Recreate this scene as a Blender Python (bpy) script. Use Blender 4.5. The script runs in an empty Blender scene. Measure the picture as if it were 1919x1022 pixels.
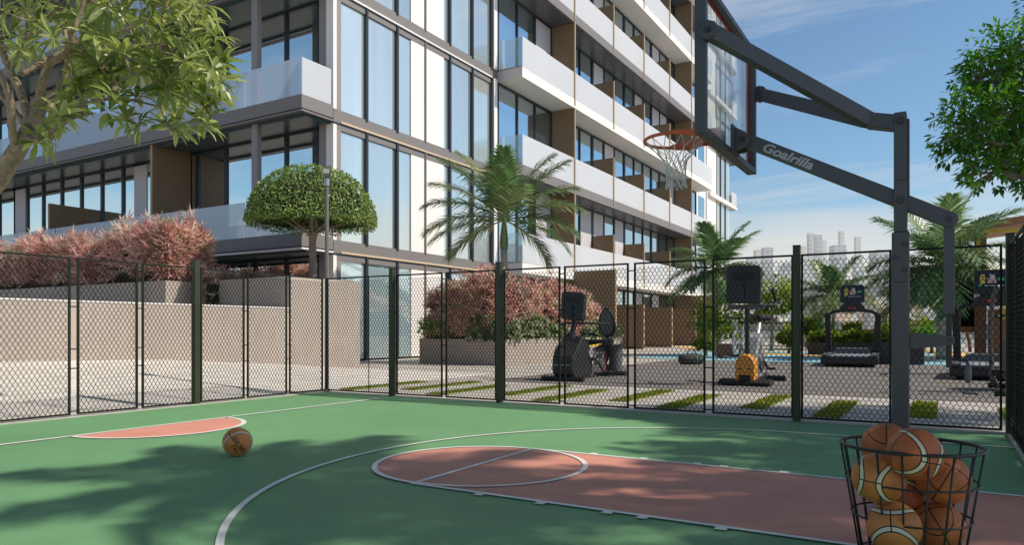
import bpy, math, random
from math import sin, cos, pi, radians, sqrt, atan2
from mathutils import Vector, Matrix

scene = bpy.context.scene
COL = scene.collection
V = Vector

# ---------------------------------------------------------------- camera frame used to survey positions
ANG = radians(30.923); FPX = 1347.7; CXP = 959.5; HYP = 618.1; EYE = 1.0
FW = (-sin(ANG), cos(ANG)); RT = (cos(ANG), sin(ANG))
def at(px, py, d):
    """surveyed point: bearing px, elevation py, depth d metres"""
    l = (px - CXP) / FPX * d
    return V((FW[0]*d + RT[0]*l, FW[1]*d + RT[1]*l, EYE + (HYP - py) / FPX * d))
def ray(px):
    t = (px - CXP) / FPX
    return FW[0] + RT[0]*t, FW[1] + RT[1]*t
def on_x(px, py, X): return at(px, py, X / ray(px)[0])
def on_y(px, py, Y): return at(px, py, Y / ray(px)[1])

# ---------------------------------------------------------------- mesh builder
def nrm(v):
    v = V(v); l = v.length
    return v / l if l > 1e-9 else V((0, 0, 1))
def frame_of(d, up=(0, 0, 1)):
    d = nrm(d); up = V(up)
    if abs(d.dot(up)) > 0.98: up = V((1, 0, 0)) if abs(d.x) < 0.9 else V((0, 1, 0))
    s = nrm(d.cross(up)); u = nrm(s.cross(d))
    return d, s, u

class MB:
    def __init__(self):
        self.v = []; self.f = []; self.m = []; self.t = []; self.cur = 0; self.tint = 0.5
    def face(self, idx):
        self.f.append(idx); self.m.append(self.cur); self.t.append(self.tint)
    def poly(self, pts):
        n = len(self.v); self.v += [tuple(p) for p in pts]; self.face(tuple(range(n, n + len(pts))))
        return self
    def bx(self, x0, x1, y0, y1, z0, z1):
        n = len(self.v)
        for z in (z0, z1):
            for x, y in ((x0, y0), (x1, y0), (x1, y1), (x0, y1)): self.v.append((x, y, z))
        for q in ((3,2,1,0), (4,5,6,7), (0,1,5,4), (1,2,6,5), (2,3,7,6), (3,0,4,7)):
            self.face(tuple(n + k for k in q))
        return self
    def box(self, c, s):
        return self.bx(c[0]-s[0]/2, c[0]+s[0]/2, c[1]-s[1]/2, c[1]+s[1]/2, c[2]-s[2]/2, c[2]+s[2]/2)
    def beam(self, p, q, w, h, up=(0, 0, 1), w2=None, h2=None):
        p = V(p); q = V(q); d, s, u = frame_of(q - p, up)
        n = len(self.v)
        for c, ww, hh in ((p, w, h), (q, w2 or w, h2 or h)):
            for a, b in ((-1,-1), (1,-1), (1,1), (-1,1)):
                self.v.append(tuple(c + s*(a*ww/2) + u*(b*hh/2)))
        for k in ((0,1,2,3), (7,6,5,4), (0,4,5,1), (1,5,6,2), (2,6,7,3), (3,7,4,0)):
            self.face(tuple(n + i for i in k))
        return self
    def tube(self, pts, r, n=8, cap=True, closed=False):
        pts = [V(p) for p in pts]; K = len(pts)
        rr = r if isinstance(r, (list, tuple)) else [r]*K
        base = len(self.v); s = None
        for k in range(K):
            if closed: d = pts[(k+1) % K] - pts[k-1]
            else: d = pts[min(k+1, K-1)] - pts[max(k-1, 0)]
            d = nrm(d)
            if s is None: _, s, u = frame_of(d)
            else:
                s = nrm(s - d*s.dot(d)); u = nrm(s.cross(d))
            for j in range(n):
                a = 2*pi*j/n
                self.v.append(tuple(pts[k] + (s*cos(a) + u*sin(a))*rr[k]))
        for k in range(K if closed else K-1):
            a0 = base + k*n; b0 = base + ((k+1) % K)*n
            for j in range(n):
                self.face((a0+j, a0+(j+1) % n, b0+(j+1) % n, b0+j))
        if cap and not closed:
            self.face(tuple(base + j for j in reversed(range(n))))
            self.face(tuple(base + (K-1)*n + j for j in range(n)))
        return self
    def ring(self, c, axis, R, r, seg=32, n=8):
        _, s, u = frame_of(axis); c = V(c)
        return self.tube([c + (s*cos(2*pi*k/seg) + u*sin(2*pi*k/seg))*R for k in range(seg)], r, n, closed=True)
    def prism(self, pts, ext):
        pts = [V(p) for p in pts]; e = V(ext); K = len(pts); n = len(self.v)
        self.v += [tuple(p) for p in pts] + [tuple(p + e) for p in pts]
        self.face(tuple(n + k for k in reversed(range(K)))); self.face(tuple(n + K + k for k in range(K)))
        for k in range(K):
            j = (k+1) % K; self.face((n+k, n+j, n+K+j, n+K+k))
        return self
    def lathe(self, prof, c, n=24, axis=(0, 0, 1)):
        d, s, u = frame_of(axis); c = V(c); base = len(self.v)
        for r, z in prof:
            for j in range(n):
                a = 2*pi*j/n; self.v.append(tuple(c + d*z + (s*cos(a) + u*sin(a))*max(r, 1e-4)))
        for k in range(len(prof)-1):
            for j in range(n):
                self.face((base+k*n+j, base+k*n+(j+1) % n, base+(k+1)*n+(j+1) % n, base+(k+1)*n+j))
        return self
    def sphere(self, c, r, nu=16, nv=10):
        rx, ry, rz = r if isinstance(r, (tuple, list)) else (r, r, r)
        base = len(self.v)
        for i in range(nv+1):
            th = pi*i/nv
            for j in range(nu):
                a = 2*pi*j/nu
                self.v.append((c[0]+rx*sin(th)*cos(a), c[1]+ry*sin(th)*sin(a), c[2]+rz*cos(th)))
        for i in range(nv):
            for j in range(nu):
                self.face((base+i*nu+j, base+(i+1)*nu+j, base+(i+1)*nu+(j+1) % nu, base+i*nu+(j+1) % nu))
        return self
    def leaf(self, p, d, n, L, W, fold=0.12, bend=0.0):
        """folded leaf, two halves, optional droop"""
        p = V(p); d = nrm(d); s = nrm(d.cross(V(n))); u = s.cross(d)
        b = len(self.v)
        m = p + d*(L*.5) - u*(W*fold)
        tip = p + d*L - u*(L*bend)
        self.v += [tuple(p), tuple(p + d*(L*.45) + s*(W/2)), tuple(tip), tuple(p + d*(L*.45) - s*(W/2)), tuple(m)]
        self.face((b, b+1, b+2, b+4)); self.face((b, b+4, b+2, b+3))
    def bigleaf(self, p, d, n, L, W, bend=0.25, fold=0.18):
        p = V(p); d = nrm(d); s = nrm(d.cross(V(n))); u = nrm(s.cross(d))
        b = len(self.v); prof = ((0, .06), (.22, .55), (.55, 1.0), (.82, .62), (1.0, .02))
        for t, w in prof:
            c = p + d*(L*t*(1-bend*.25*t)) - u*(L*bend*t*t)
            e = W/2*w
            self.v += [tuple(c + s*e + u*(e*fold*2)), tuple(c), tuple(c - s*e + u*(e*fold*2))]
        for k in range(4):
            a = b+3*k
            self.face((a, a+1, a+4, a+3)); self.face((a+1, a+2, a+5, a+4))
    def build(self, name, mats, parent=None, smooth=False, bevel=0.0, origin=None, kind=None):
        me = bpy.data.meshes.new(name)
        inv = None
        if parent is not None:
            M = parent.matrix_basis.copy(); q = parent.parent
            while q is not None: M = q.matrix_basis @ M; q = q.parent
            inv = M.inverted()
        o3 = V(origin) if origin is not None else None
        vs = self.v
        if inv is not None: vs = [tuple(inv @ V(p)) for p in vs]
        elif o3 is not None: vs = [tuple(V(p) - o3) for p in vs]
        me.from_pydata(vs, [], self.f)
        if not isinstance(mats, (list, tuple)): mats = [mats]
        for m in mats: me.materials.append(m)
        me.polygons.foreach_set('material_index', [min(k, len(mats)-1) for k in self.m])
        if smooth: me.polygons.foreach_set('use_smooth', [True]*len(self.f))
        at_ = me.attributes.new('tint', 'FLOAT', 'FACE'); at_.data.foreach_set('value', self.t)
        me.update()
        ob = bpy.data.objects.new(name, me); COL.objects.link(ob)
        if parent is not None: ob.parent = parent
        elif o3 is not None: ob.location = o3
        if bevel > 0:
            b = ob.modifiers.new('bevel', 'BEVEL'); b.width = bevel; b.segments = 2; b.limit_method = 'ANGLE'
            b.harden_normals = False
        if kind: ob['kind'] = kind
        return ob

def tag(o, label, cat, group=None, kind=None):
    o['label'] = label; o['category'] = cat
    if group: o['group'] = group
    if kind: o['kind'] = kind
    return o
def thing(name, label, cat, loc=(0, 0, 0), rz=0.0, group=None):
    o = bpy.data.objects.new(name, None); COL.objects.link(o)
    o.empty_display_size = .1
    o.location = loc; o.rotation_euler = (0, 0, rz)
    o.matrix_basis = Matrix.Translation(V(loc)) @ Matrix.Rotation(rz, 4, 'Z')
    return tag(o, label, cat, group)
def struct(name, mb, m, smooth=False):
    o = mb.build(name, m, smooth=smooth); o['kind'] = 'structure'; return o
def copy_tree(o, parent=None):
    c = o.copy(); COL.objects.link(c)
    if parent is not None: c.parent = parent
    for ch in list(o.children): copy_tree(ch, c)
    return c

# ---------------------------------------------------------------- materials
def _new(name):
    m = bpy.data.materials.new(name); m.use_nodes = True
    nt = m.node_tree; nt.nodes.clear()
    out = nt.nodes.new('ShaderNodeOutputMaterial')
    return m, nt, out
def N(nt, typ, **kw):
    n = nt.nodes.new(typ)
    for k, v in kw.items():
        if k in ('operation', 'blend_type', 'data_type', 'attribute_name', 'noise_dimensions', 'feature', 'distance', 'wave_type', 'bands_direction', 'offset', 'clamp', 'use_clamp', 'interpolation_type'): setattr(n, k, v)
        else: n.inputs[k].default_value = v
    return n
def ramp(nt, stops):
    r = nt.nodes.new('ShaderNodeValToRGB'); e = r.color_ramp.elements
    while len(e) > 1: e.remove(e[0])
    e[0].position = stops[0][0]; e[0].color = (*stops[0][1], 1)
    for p, c in stops[1:]:
        x = e.new(p); x.color = (*c, 1)
    return r
def mat(name, col, rough=.6, metal=0.0, var=0.0, vscale=8.0, bump=0.0, bscale=60.0, spec=.5, coat=0.0, dirt=0.0, stretch=None):
    m, nt, out = _new(name); L = nt.links
    b = N(nt, 'ShaderNodeBsdfPrincipled'); b.inputs['Roughness'].default_value = rough
    b.inputs['Metallic'].default_value = metal; b.inputs['Base Color'].default_value = (*col, 1)
    b.inputs['Specular IOR Level'].default_value = spec
    if coat: b.inputs['Coat Weight'].default_value = coat
    L.new(b.outputs[0], out.inputs[0])
    if var > 0 or bump > 0:
        tc = N(nt, 'ShaderNodeTexCoord'); src = tc.outputs['Object']
        if stretch:
            mp = N(nt, 'ShaderNodeMapping'); mp.inputs['Scale'].default_value = stretch
            L.new(src, mp.inputs[0]); src = mp.outputs[0]
    if var > 0:
        n1 = N(nt, 'ShaderNodeTexNoise', Scale=vscale, Detail=6.0, Roughness=.62); L.new(src, n1.inputs['Vector'])
        r = ramp(nt, ((.28, tuple(c*(1-var) for c in col)), (.5, col), (.74, tuple(min(1, c*(1+var*.8)) for c in col))))
        L.new(n1.outputs['Fac'], r.inputs[0]); src_c = r.outputs[0]
        if dirt > 0:
            n2 = N(nt, 'ShaderNodeTexNoise', Scale=vscale*.17, Detail=4.0); L.new(src, n2.inputs['Vector'])
            r2 = ramp(nt, ((.35, (1-dirt,)*3), (.62, (1, 1, 1)))); L.new(n2.outputs['Fac'], r2.inputs[0])
            mx = N(nt, 'ShaderNodeMix', data_type='RGBA', blend_type='MULTIPLY'); mx.inputs[0].default_value = 1
            L.new(src_c, mx.inputs[6]); L.new(r2.outputs[0], mx.inputs[7]); src_c = mx.outputs[2]
        L.new(src_c, b.inputs['Base Color'])
    if bump > 0:
        n3 = N(nt, 'ShaderNodeTexNoise', Scale=bscale, Detail=4.0); L.new(src, n3.inputs['Vector'])
        bp = N(nt, 'ShaderNodeBump', Strength=bump, Distance=.01); L.new(n3.outputs['Fac'], bp.inputs['Height'])
        L.new(bp.outputs[0], b.inputs['Normal'])
    return m
def leafmat(name, stops, transl=.35, rough=.5, gloss=.08):
    m, nt, out = _new(name); L = nt.links
    a = N(nt, 'ShaderNodeAttribute', attribute_name='tint'); r = ramp(nt, stops)
    L.new(a.outputs['Fac'], r.inputs[0])
    p = N(nt, 'ShaderNodeBsdfPrincipled'); p.inputs['Roughness'].default_value = rough; p.inputs['Specular IOR Level'].default_value = gloss*5
    t = N(nt, 'ShaderNodeBsdfTranslucent'); mx = N(nt, 'ShaderNodeMixShader'); mx.inputs[0].default_value = transl
    L.new(r.outputs[0], p.inputs['Base Color'])
    h = N(nt, 'ShaderNodeHueSaturation'); h.inputs['Saturation'].default_value = 1.15; h.inputs['Value'].default_value = 1.25
    L.new(r.outputs[0], h.inputs['Color']); L.new(h.outputs[0], t.inputs['Color'])
    L.new(p.outputs[0], mx.inputs[1]); L.new(t.outputs[0], mx.inputs[2]); L.new(mx.outputs[0], out.inputs[0])
    return m
def glassmat(name, tint, inner, mirror=.7, rough=.015):
    """coated facade glass: mirror layer over a dark interior tone, slight waviness between panes"""
    m, nt, out = _new(name); L = nt.links
    g = N(nt, 'ShaderNodeBsdfGlossy'); g.inputs['Color'].default_value = (*tint, 1); g.inputs['Roughness'].default_value = rough
    d = N(nt, 'ShaderNodeBsdfDiffuse'); mx = N(nt, 'ShaderNodeMixShader')
    tc = N(nt, 'ShaderNodeTexCoord'); mp = N(nt, 'ShaderNodeMapping'); mp.inputs['Scale'].default_value = (.9, .9, .12)
    L.new(tc.outputs['Object'], mp.inputs[0])
    n = N(nt, 'ShaderNodeTexNoise', Scale=1.6, Detail=2.0); L.new(mp.outputs[0], n.inputs['Vector'])
    r = ramp(nt, ((.35, inner), (.65, tuple(min(1, c*1.18+.006) for c in inner)))); L.new(n.outputs['Fac'], r.inputs[0])
    sx_ = N(nt, 'ShaderNodeSeparateXYZ'); L.new(tc.outputs['Object'], sx_.inputs[0]); cb_ = N(nt, 'ShaderNodeCombineXYZ')
    for k_, (o_, w_) in enumerate(((.9, 1.5), (0, 1.504), (.26, 4.0))):
        a_ = N(nt, 'ShaderNodeMath', operation='ADD'); L.new(sx_.outputs[k_], a_.inputs[0]); a_.inputs[1].default_value = o_
        b_ = N(nt, 'ShaderNodeMath', operation='DIVIDE'); L.new(a_.outputs[0], b_.inputs[0]); b_.inputs[1].default_value = w_
        f_ = N(nt, 'ShaderNodeMath', operation='FLOOR'); L.new(b_.outputs[0], f_.inputs[0]); L.new(f_.outputs[0], cb_.inputs[k_])
    wn = N(nt, 'ShaderNodeTexWhiteNoise'); L.new(cb_.outputs[0], wn.inputs['Vector'])
    r3 = ramp(nt, ((0, (.62, .62, .62)), (.5, (1, 1, 1)), (.8, (1.05, 1.04, 1.02)), (1, (1.45, 1.4, 1.35)))); L.new(wn.outputs['Value'], r3.inputs[0])
    m3 = N(nt, 'ShaderNodeMix', data_type='RGBA', blend_type='MULTIPLY'); m3.inputs[0].default_value = 1; L.new(r.outputs[0], m3.inputs[6]); L.new(r3.outputs[0], m3.inputs[7])
    L.new(m3.outputs[2], d.inputs['Color'])
    mx.inputs[0].default_value = mirror
    L.new(d.outputs[0], mx.inputs[1]); L.new(g.outputs[0], mx.inputs[2]); L.new(mx.outputs[0], out.inputs[0])
    return m
def seemat(name, col, opacity, gloss=.08, rough=.05):
    """see-through sheet: part transparent, part white body, thin reflection"""
    m, nt, out = _new(name); L = nt.links
    t = N(nt, 'ShaderNodeBsdfTransparent'); t.inputs['Color'].default_value = (.93, .97, .98, 1)
    d = N(nt, 'ShaderNodeBsdfDiffuse'); d.inputs['Color'].default_value = (*col, 1)
    tr = N(nt, 'ShaderNodeBsdfTranslucent'); tr.inputs['Color'].default_value = (*col, 1)
    md = N(nt, 'ShaderNodeMixShader'); md.inputs[0].default_value = .3
    L.new(d.outputs[0], md.inputs[1]); L.new(tr.outputs[0], md.inputs[2])
    m1 = N(nt, 'ShaderNodeMixShader'); m1.inputs[0].default_value = opacity
    L.new(t.outputs[0], m1.inputs[1]); L.new(md.outputs[0], m1.inputs[2])
    g = N(nt, 'ShaderNodeBsdfGlossy'); g.inputs['Roughness'].default_value = rough
    m2 = N(nt, 'ShaderNodeMixShader'); m2.inputs[0].default_value = gloss
    L.new(m1.outputs[0], m2.inputs[1]); L.new(g.outputs[0], m2.inputs[2]); L.new(m2.outputs[0], out.inputs[0])
    return m
def pavemat(name, col, sx, sy, joint=.03, var=.12, rot=0.0, rough=.75, dark=.6):
    m, nt, out = _new(name); L = nt.links
    tc = N(nt, 'ShaderNodeTexCoord'); mp = N(nt, 'ShaderNodeMapping'); mp.inputs['Rotation'].default_value = (0, 0, rot)
    L.new(tc.outputs['Object'], mp.inputs[0])
    br = N(nt, 'ShaderNodeTexBrick', Scale=1.0); br.inputs['Mortar Size'].default_value = joint
    br.inputs['Brick Width'].default_value = sx; br.inputs['Row Height'].default_value = sy; br.offset = .5
    br.inputs['Mortar Smooth'].default_value = .3
    br.inputs['Color1'].default_value = (*[c*(1+var) for c in col], 1); br.inputs['Color2'].default_value = (*[c*(1-var) for c in col], 1)
    br.inputs['Mortar'].default_value = (*[c*dark for c in col], 1)
    L.new(mp.outputs[0], br.inputs['Vector'])
    n = N(nt, 'ShaderNodeTexNoise', Scale=3.0, Detail=8.0, Roughness=.65); L.new(mp.outputs[0], n.inputs['Vector'])
    r = ramp(nt, ((.3, (.8, .79, .77)), (.65, (1.06, 1.06, 1.06)))); L.new(n.outputs['Fac'], r.inputs[0])
    mx = N(nt, 'ShaderNodeMix', data_type='RGBA', blend_type='MULTIPLY'); mx.inputs[0].default_value = 1
    L.new(br.outputs[0], mx.inputs[6]); L.new(r.outputs[0], mx.inputs[7])
    p = N(nt, 'ShaderNodeBsdfPrincipled'); p.inputs['Roughness'].default_value = rough
    L.new(mx.outputs[2], p.inputs['Base Color'])
    n2 = N(nt, 'ShaderNodeTexNoise', Scale=90.0, Detail=3.0); L.new(tc.outputs['Object'], n2.inputs['Vector'])
    bp = N(nt, 'ShaderNodeBump', Strength=.25, Distance=.006); L.new(n2.outputs['Fac'], bp.inputs['Height']); L.new(bp.outputs[0], p.inputs['Normal'])
    L.new(p.outputs[0], out.inputs[0])
    return m
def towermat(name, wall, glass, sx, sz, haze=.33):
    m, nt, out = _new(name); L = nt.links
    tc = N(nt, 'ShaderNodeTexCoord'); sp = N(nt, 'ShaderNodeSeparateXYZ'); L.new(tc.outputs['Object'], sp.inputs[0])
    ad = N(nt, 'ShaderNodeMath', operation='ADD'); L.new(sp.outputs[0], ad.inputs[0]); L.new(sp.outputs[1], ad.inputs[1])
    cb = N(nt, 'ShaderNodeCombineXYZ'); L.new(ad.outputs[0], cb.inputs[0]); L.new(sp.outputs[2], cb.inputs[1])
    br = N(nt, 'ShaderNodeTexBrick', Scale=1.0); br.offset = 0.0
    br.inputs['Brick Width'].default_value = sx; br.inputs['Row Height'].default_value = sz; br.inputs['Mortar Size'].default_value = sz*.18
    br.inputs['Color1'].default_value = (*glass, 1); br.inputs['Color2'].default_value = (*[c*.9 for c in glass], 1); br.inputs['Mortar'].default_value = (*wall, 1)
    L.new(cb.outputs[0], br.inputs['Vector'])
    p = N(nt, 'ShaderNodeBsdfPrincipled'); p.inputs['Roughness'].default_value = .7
    L.new(br.outputs[0], p.inputs['Base Color']); L.new(br.outputs[0], p.inputs['Emission Color']); p.inputs['Emission Strength'].default_value = haze; L.new(p.outputs[0], out.inputs[0])  # emission of the wall colours stands in for distance haze
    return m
def ballmat(name, col, cream, two_tone, grime=.25):
    m, nt, out = _new(name); L = nt.links
    tc = N(nt, 'ShaderNodeTexCoord'); nv = N(nt, 'ShaderNodeVectorMath', operation='NORMALIZE'); L.new(tc.outputs['Object'], nv.inputs[0])
    sp = N(nt, 'ShaderNodeSeparateXYZ'); L.new(nv.outputs[0], sp.inputs[0])
    def mth(op, a, b=None):
        n = N(nt, 'ShaderNodeMath', operation=op)
        for k, x in enumerate((a, b)):
            if x is None: continue
            if isinstance(x, (int, float)): n.inputs[k].default_value = x
            else: L.new(x, n.inputs[k])
        return n.outputs[0]
    ax = mth('ABSOLUTE', sp.outputs[0]); ay = mth('ABSOLUTE', sp.outputs[1]); az = mth('ABSOLUTE', sp.outputs[2])
    c = mth('ADD', mth('MULTIPLY', mth('MULTIPLY', ax, ax), .5), .42)
    dz = mth('SUBTRACT', az, c)
    dists = [mth('ADD', ax, mth('GREATER_THAN', dz, -.01)) if two_tone else ax, ay, mth('ABSOLUTE', dz)]
    if two_tone: dists.append(mth('ABSOLUTE', mth('ADD', dz, .20)))
    dm = dists[0]
    for x in dists[1:]: dm = mth('MINIMUM', dm, x)
    w = .025
    line = mth('LESS_THAN', dm, w)
    no = N(nt, 'ShaderNodeTexNoise', Scale=14.0, Detail=5.0); L.new(tc.outputs['Object'], no.inputs['Vector'])
    r = ramp(nt, ((.3, tuple(x*(1-grime) for x in col)), (.7, tuple(min(1, x*(1+grime*.6)) for x in col)))); L.new(no.outputs['Fac'], r.inputs[0])
    cc = r.outputs[0]
    if two_tone:
        band = mth('MULTIPLY', mth('LESS_THAN', dz, 0.0), mth('GREATER_THAN', dz, -.20))
        mx = N(nt, 'ShaderNodeMix', data_type='RGBA'); L.new(band, mx.inputs[0]); L.new(cc, mx.inputs[6]); mx.inputs[7].default_value = (*cream, 1); cc = mx.outputs[2]
    mx = N(nt, 'ShaderNodeMix', data_type='RGBA'); L.new(line, mx.inputs[0]); L.new(cc, mx.inputs[6]); mx.inputs[7].default_value = (.012, .01, .009, 1)
    p = N(nt, 'ShaderNodeBsdfPrincipled'); p.inputs['Roughness'].default_value = .5; p.inputs['Specular IOR Level'].default_value = .4
    L.new(mx.outputs[2], p.inputs['Base Color'])
    vo = N(nt, 'ShaderNodeTexVoronoi', Scale=330.0); L.new(tc.outputs['Object'], vo.inputs['Vector'])
    hh = mth('SUBTRACT', mth('MULTIPLY', mth('MINIMUM', dm, .05), 8.0), mth('MULTIPLY', vo.outputs['Distance'], .12))
    bp = N(nt, 'ShaderNodeBump', Strength=.35, Distance=.01); L.new(hh, bp.inputs['Height']); L.new(bp.outputs[0], p.inputs['Normal'])
    L.new(p.outputs[0], out.inputs[0])
    return m

M = {}
M['court'] = mat('court_acrylic_green', (.172, .375, .178), .62, var=.07, vscale=2.1, bump=.3, bscale=220, dirt=.12, spec=.3)
M['salmon'] = mat('court_acrylic_salmon', (.74, .325, .245), .62, var=.09, vscale=2.4, bump=.25, bscale=220, dirt=.16, spec=.3)
M['line'] = mat('court_line_paint', (.87, .86, .81), .6, var=.05, vscale=9, dirt=.1)
M['kerb'] = mat('pale_concrete_kerb', (.5, .46, .42), .8, var=.12, vscale=12, bump=.2)
M['paving'] = pavemat('pale_stone_paving', (.5, .46, .425), .9, .45, .012, .05, 0.0)
M['white_paving'] = pavemat('white_stone_paving', (.74, .70, .65), .6, .3, .01, .03, 1.5708, dark=.8)
M['rubber'] = mat('grey_rubber_floor', (.2, .18, .17), .85, var=.2, vscale=40, bump=.3, bscale=180, dirt=.2)
M['blue_play'] = mat('light_blue_rubber', (.27, .5, .62), .85, var=.12, vscale=20, dirt=.15)
M['yellow_play'] = mat('yellow_rubber', (.72, .47, .12), .85, var=.1, vscale=20)
M['city_ground'] = mat('pale_city_ground', (.38, .37, .33), .9, var=.3, vscale=.05)
M['beige_wall'] = mat('beige_render_wall', (.435, .372, .325), .85, var=.1, vscale=5, bump=.25, bscale=90, dirt=.1, stretch=(1, 1, .35))
M['grey_wall'] = mat('taupe_render_planter', (.37, .31, .265), .85, var=.1, vscale=5, bump=.25, bscale=90, dirt=.1)
M['soil'] = mat('planter_soil', (.05, .035, .025), .95, var=.3, vscale=20, bump=.5)
M['dark_metal'] = mat('black_olive_metal', (.012, .013, .009), .6, spec=.25, var=.2, vscale=10)
M['post_green'] = mat('dark_olive_post', (.03, .036, .016), .45, var=.25, vscale=6)
M['wire'] = mat('dark_pvc_wire', (.016, .016, .011), .6, spec=.25)
M['lamp_metal'] = mat('grey_lamp_metal', (.16, .15, .14), .5, var=.1)
M['lamp_glass'] = mat('frosted_lamp_glass', (.5, .48, .42), .25)
M['charcoal'] = mat('charcoal_powdercoat', (.062, .063, .072), .42, var=.07, vscale=14, bump=.08, bscale=260)
M['charcoal_dark'] = mat('dark_charcoal_metal', (.025, .025, .028), .5)  # darker charcoal coat, used for the adjuster rod
M['steel'] = mat('brushed_steel', (.45, .45, .46), .35, metal=.9)
M['bolt'] = mat('blackened_bolt_steel', (.05, .05, .055), .35, metal=.6)
M['rim'] = mat('orange_rim_paint', (.62, .12, .04), .4, var=.12, vscale=25, dirt=.15)
M['pad_red'] = mat('dark_red_edge', (.3, .01, .015), .5)
M['net'] = mat('white_net_cord', (.62, .63, .64), .8, var=.08, vscale=90)
M['silver_text'] = mat('silver_decal', (.38, .39, .42), .4)
M['board_glass'] = seemat('backboard_glass', (.85, .85, .9), .26, .12)
M['board_paint'] = seemat('faded_target_paint', (.6, .24, .25), .8, .03)
M['rail_frit'] = seemat('white_fritted_glass', (.83, .835, .87), .80, .07, .12)
M['rail_shade_tint'] = seemat('shade_tinted_fritted_glass', (.74, .83, .96), .58, .10, .10)  # same frit glass, bluish tone of the shaded side put into its colour
M['rail_clear'] = seemat('clear_balustrade_glass', (.5, .7, .76), .16, .16)
M['glass_e'] = glassmat('pale_sky_facade_glass', (1.0, .965, .91), (.42, .47, .46), .60)
M['glass_s'] = glassmat('deep_facade_glass', (.98, 1.0, .95), (.09, .125, .135), .80)
M['glass_b'] = glassmat('balcony_door_glass', (.8, .93, 1.0), (.05, .08, .09), .72)
M['glass_g'] = glassmat('pale_ground_floor_glass', (.92, .97, .97), (.42, .56, .62), .42)
M['mullion'] = mat('dark_blue_mullion', (.022, .03, .042), .4)
M['mullion_brown'] = mat('taupe_mullion', (.16, .13, .115), .5)
M['white_panel'] = mat('white_cladding', (.86, .82, .79), .6, var=.02, vscale=2, stretch=(3, 3, .2))
M['white_render'] = mat('white_facade_render', (.84, .81, .77), .75, var=.04, vscale=3)
M['grey_fascia'] = mat('warm_grey_fascia', (.205, .188, .184), .55, var=.03, vscale=2)
M['dark_soffit'] = mat('dark_grey_soffit', (.11, .113, .12), .3, var=.15, vscale=2, stretch=(6, .4, 1))
M['teal_soffit'] = mat('dark_teal_soffit', (.06, .10, .12), .3, var=.15, vscale=2)
M['beige_strip'] = mat('sand_reveal_strip', (.62, .47, .32), .6)
M['white_strip'] = mat('white_drip_strip', (.78, .75, .75), .5)
M['column_grey'] = mat('grey_metal_column', (.28, .25, .25), .5)
M['brown'] = mat('brown_woven_cladding', (.25, .165, .095), .75, var=.2, vscale=9, bump=.35, bscale=120, stretch=(1, 1, 3))
M['brown_edge'] = mat('tan_fin_edge', (.4, .28, .17), .6)
M['pale_panel'] = mat('lilac_white_panel', (.6, .56, .58), .6)
M['bark_pale'] = mat('pale_knobbly_bark', (.27, .205, .14), .85, var=.45, vscale=16, bump=.8, bscale=40)
M['bark_grey'] = mat('grey_bark', (.24, .2, .16), .9, var=.35, vscale=14, bump=.8, bscale=35, stretch=(1, 1, .3))
M['palm_trunk'] = mat('ringed_palm_trunk', (.34, .31, .27), .85, var=.25, vscale=3, bump=.7, bscale=10, stretch=(.3, .3, 6))
M['crownshaft'] = mat('green_crownshaft', (.16, .2, .07), .5, var=.3, vscale=5, stretch=(4, 4, .3))
M['frangipani'] = leafmat('long_tropical_leaf', ((0, (0.101, 0.151, 0.036)), (0.4, (0.23, 0.295, 0.079)), (0.75, (0.403, 0.46, 0.165)), (1, (0.604, 0.617, 0.316))), .45, .36, .14)
M['blossom'] = leafmat('cream_blossom', ((0, (.5, .36, .22)), (1, (.75, .64, .48))), .3)
M['tree_leaf'] = leafmat('glossy_green_leaf', ((0, (0.041, 0.12, 0.019)), (0.5, (0.106, 0.27, 0.036)), (0.85, (0.226, 0.496, 0.066)), (1, (0.39, 0.72, 0.12))), .3, .4, .1)
M['box_leaf'] = leafmat('clipped_hedge_leaf', ((0, (0.057, 0.117, 0.029)), (0.5, (0.174, 0.282, 0.057)), (0.85, (0.39, 0.486, 0.138)), (1, (0.702, 0.741, 0.333))), .22, .45, .1)
M['core'] = mat('leaf_shade_filler', (.012, .016, .007), .95, var=.4, vscale=20)  # near-black filler blocking light, shade between leaves put into its colour
M['palm_leaf'] = leafmat('palm_leaflet', ((0, (0.074, 0.146, 0.057)), (0.5, (0.163, 0.27, 0.115)), (0.85, (0.343, 0.424, 0.213)), (1, (0.587, 0.587, 0.327))), .34, .4, .12)
M['pink_leaf'] = leafmat('pink_cordyline_leaf', ((0, (0.18, 0.19, 0.07)), (0.1, (0.36, 0.15, 0.14)), (0.32, (0.6, 0.3, 0.285)), (0.6, (0.76, 0.5, 0.45)), (0.84, (0.86, 0.72, 0.6)), (1, (0.6, 0.6, 0.38))), .36, .5, .06)
M['silver_leaf'] = leafmat('silver_green_leaf', ((0, (0.084, 0.144, 0.036)), (0.5, (0.24, 0.3, 0.132)), (1, (0.576, 0.6, 0.444))), .3, .5, .06)
M['bush_leaf'] = leafmat('fresh_bush_leaf', ((0, (.05, .10, .014)), (.45, (.19, .29, .04)), (1, (.42, .48, .1))), .5, .5, .06)
M['olive_leaf'] = leafmat('dry_olive_leaf', ((0, (.05, .06, .02)), (.5, (.11, .115, .04)), (1, (.22, .19, .08))), .2)
M['grass'] = leafmat('lawn_blade', ((0, (0.115, 0.158, 0.014)), (0.5, (0.23, 0.274, 0.036)), (1, (0.331, 0.346, 0.072))), .45)
M['turf'] = mat('turf_base', (.19, .225, .045), .9, var=.3, vscale=30)
M['black_plastic'] = mat('black_gym_plastic', (.02, .02, .021), .42, var=.1, vscale=20)
M['grey_plastic'] = mat('grey_gym_plastic', (.1, .1, .11), .45, var=.1, vscale=20)
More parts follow.
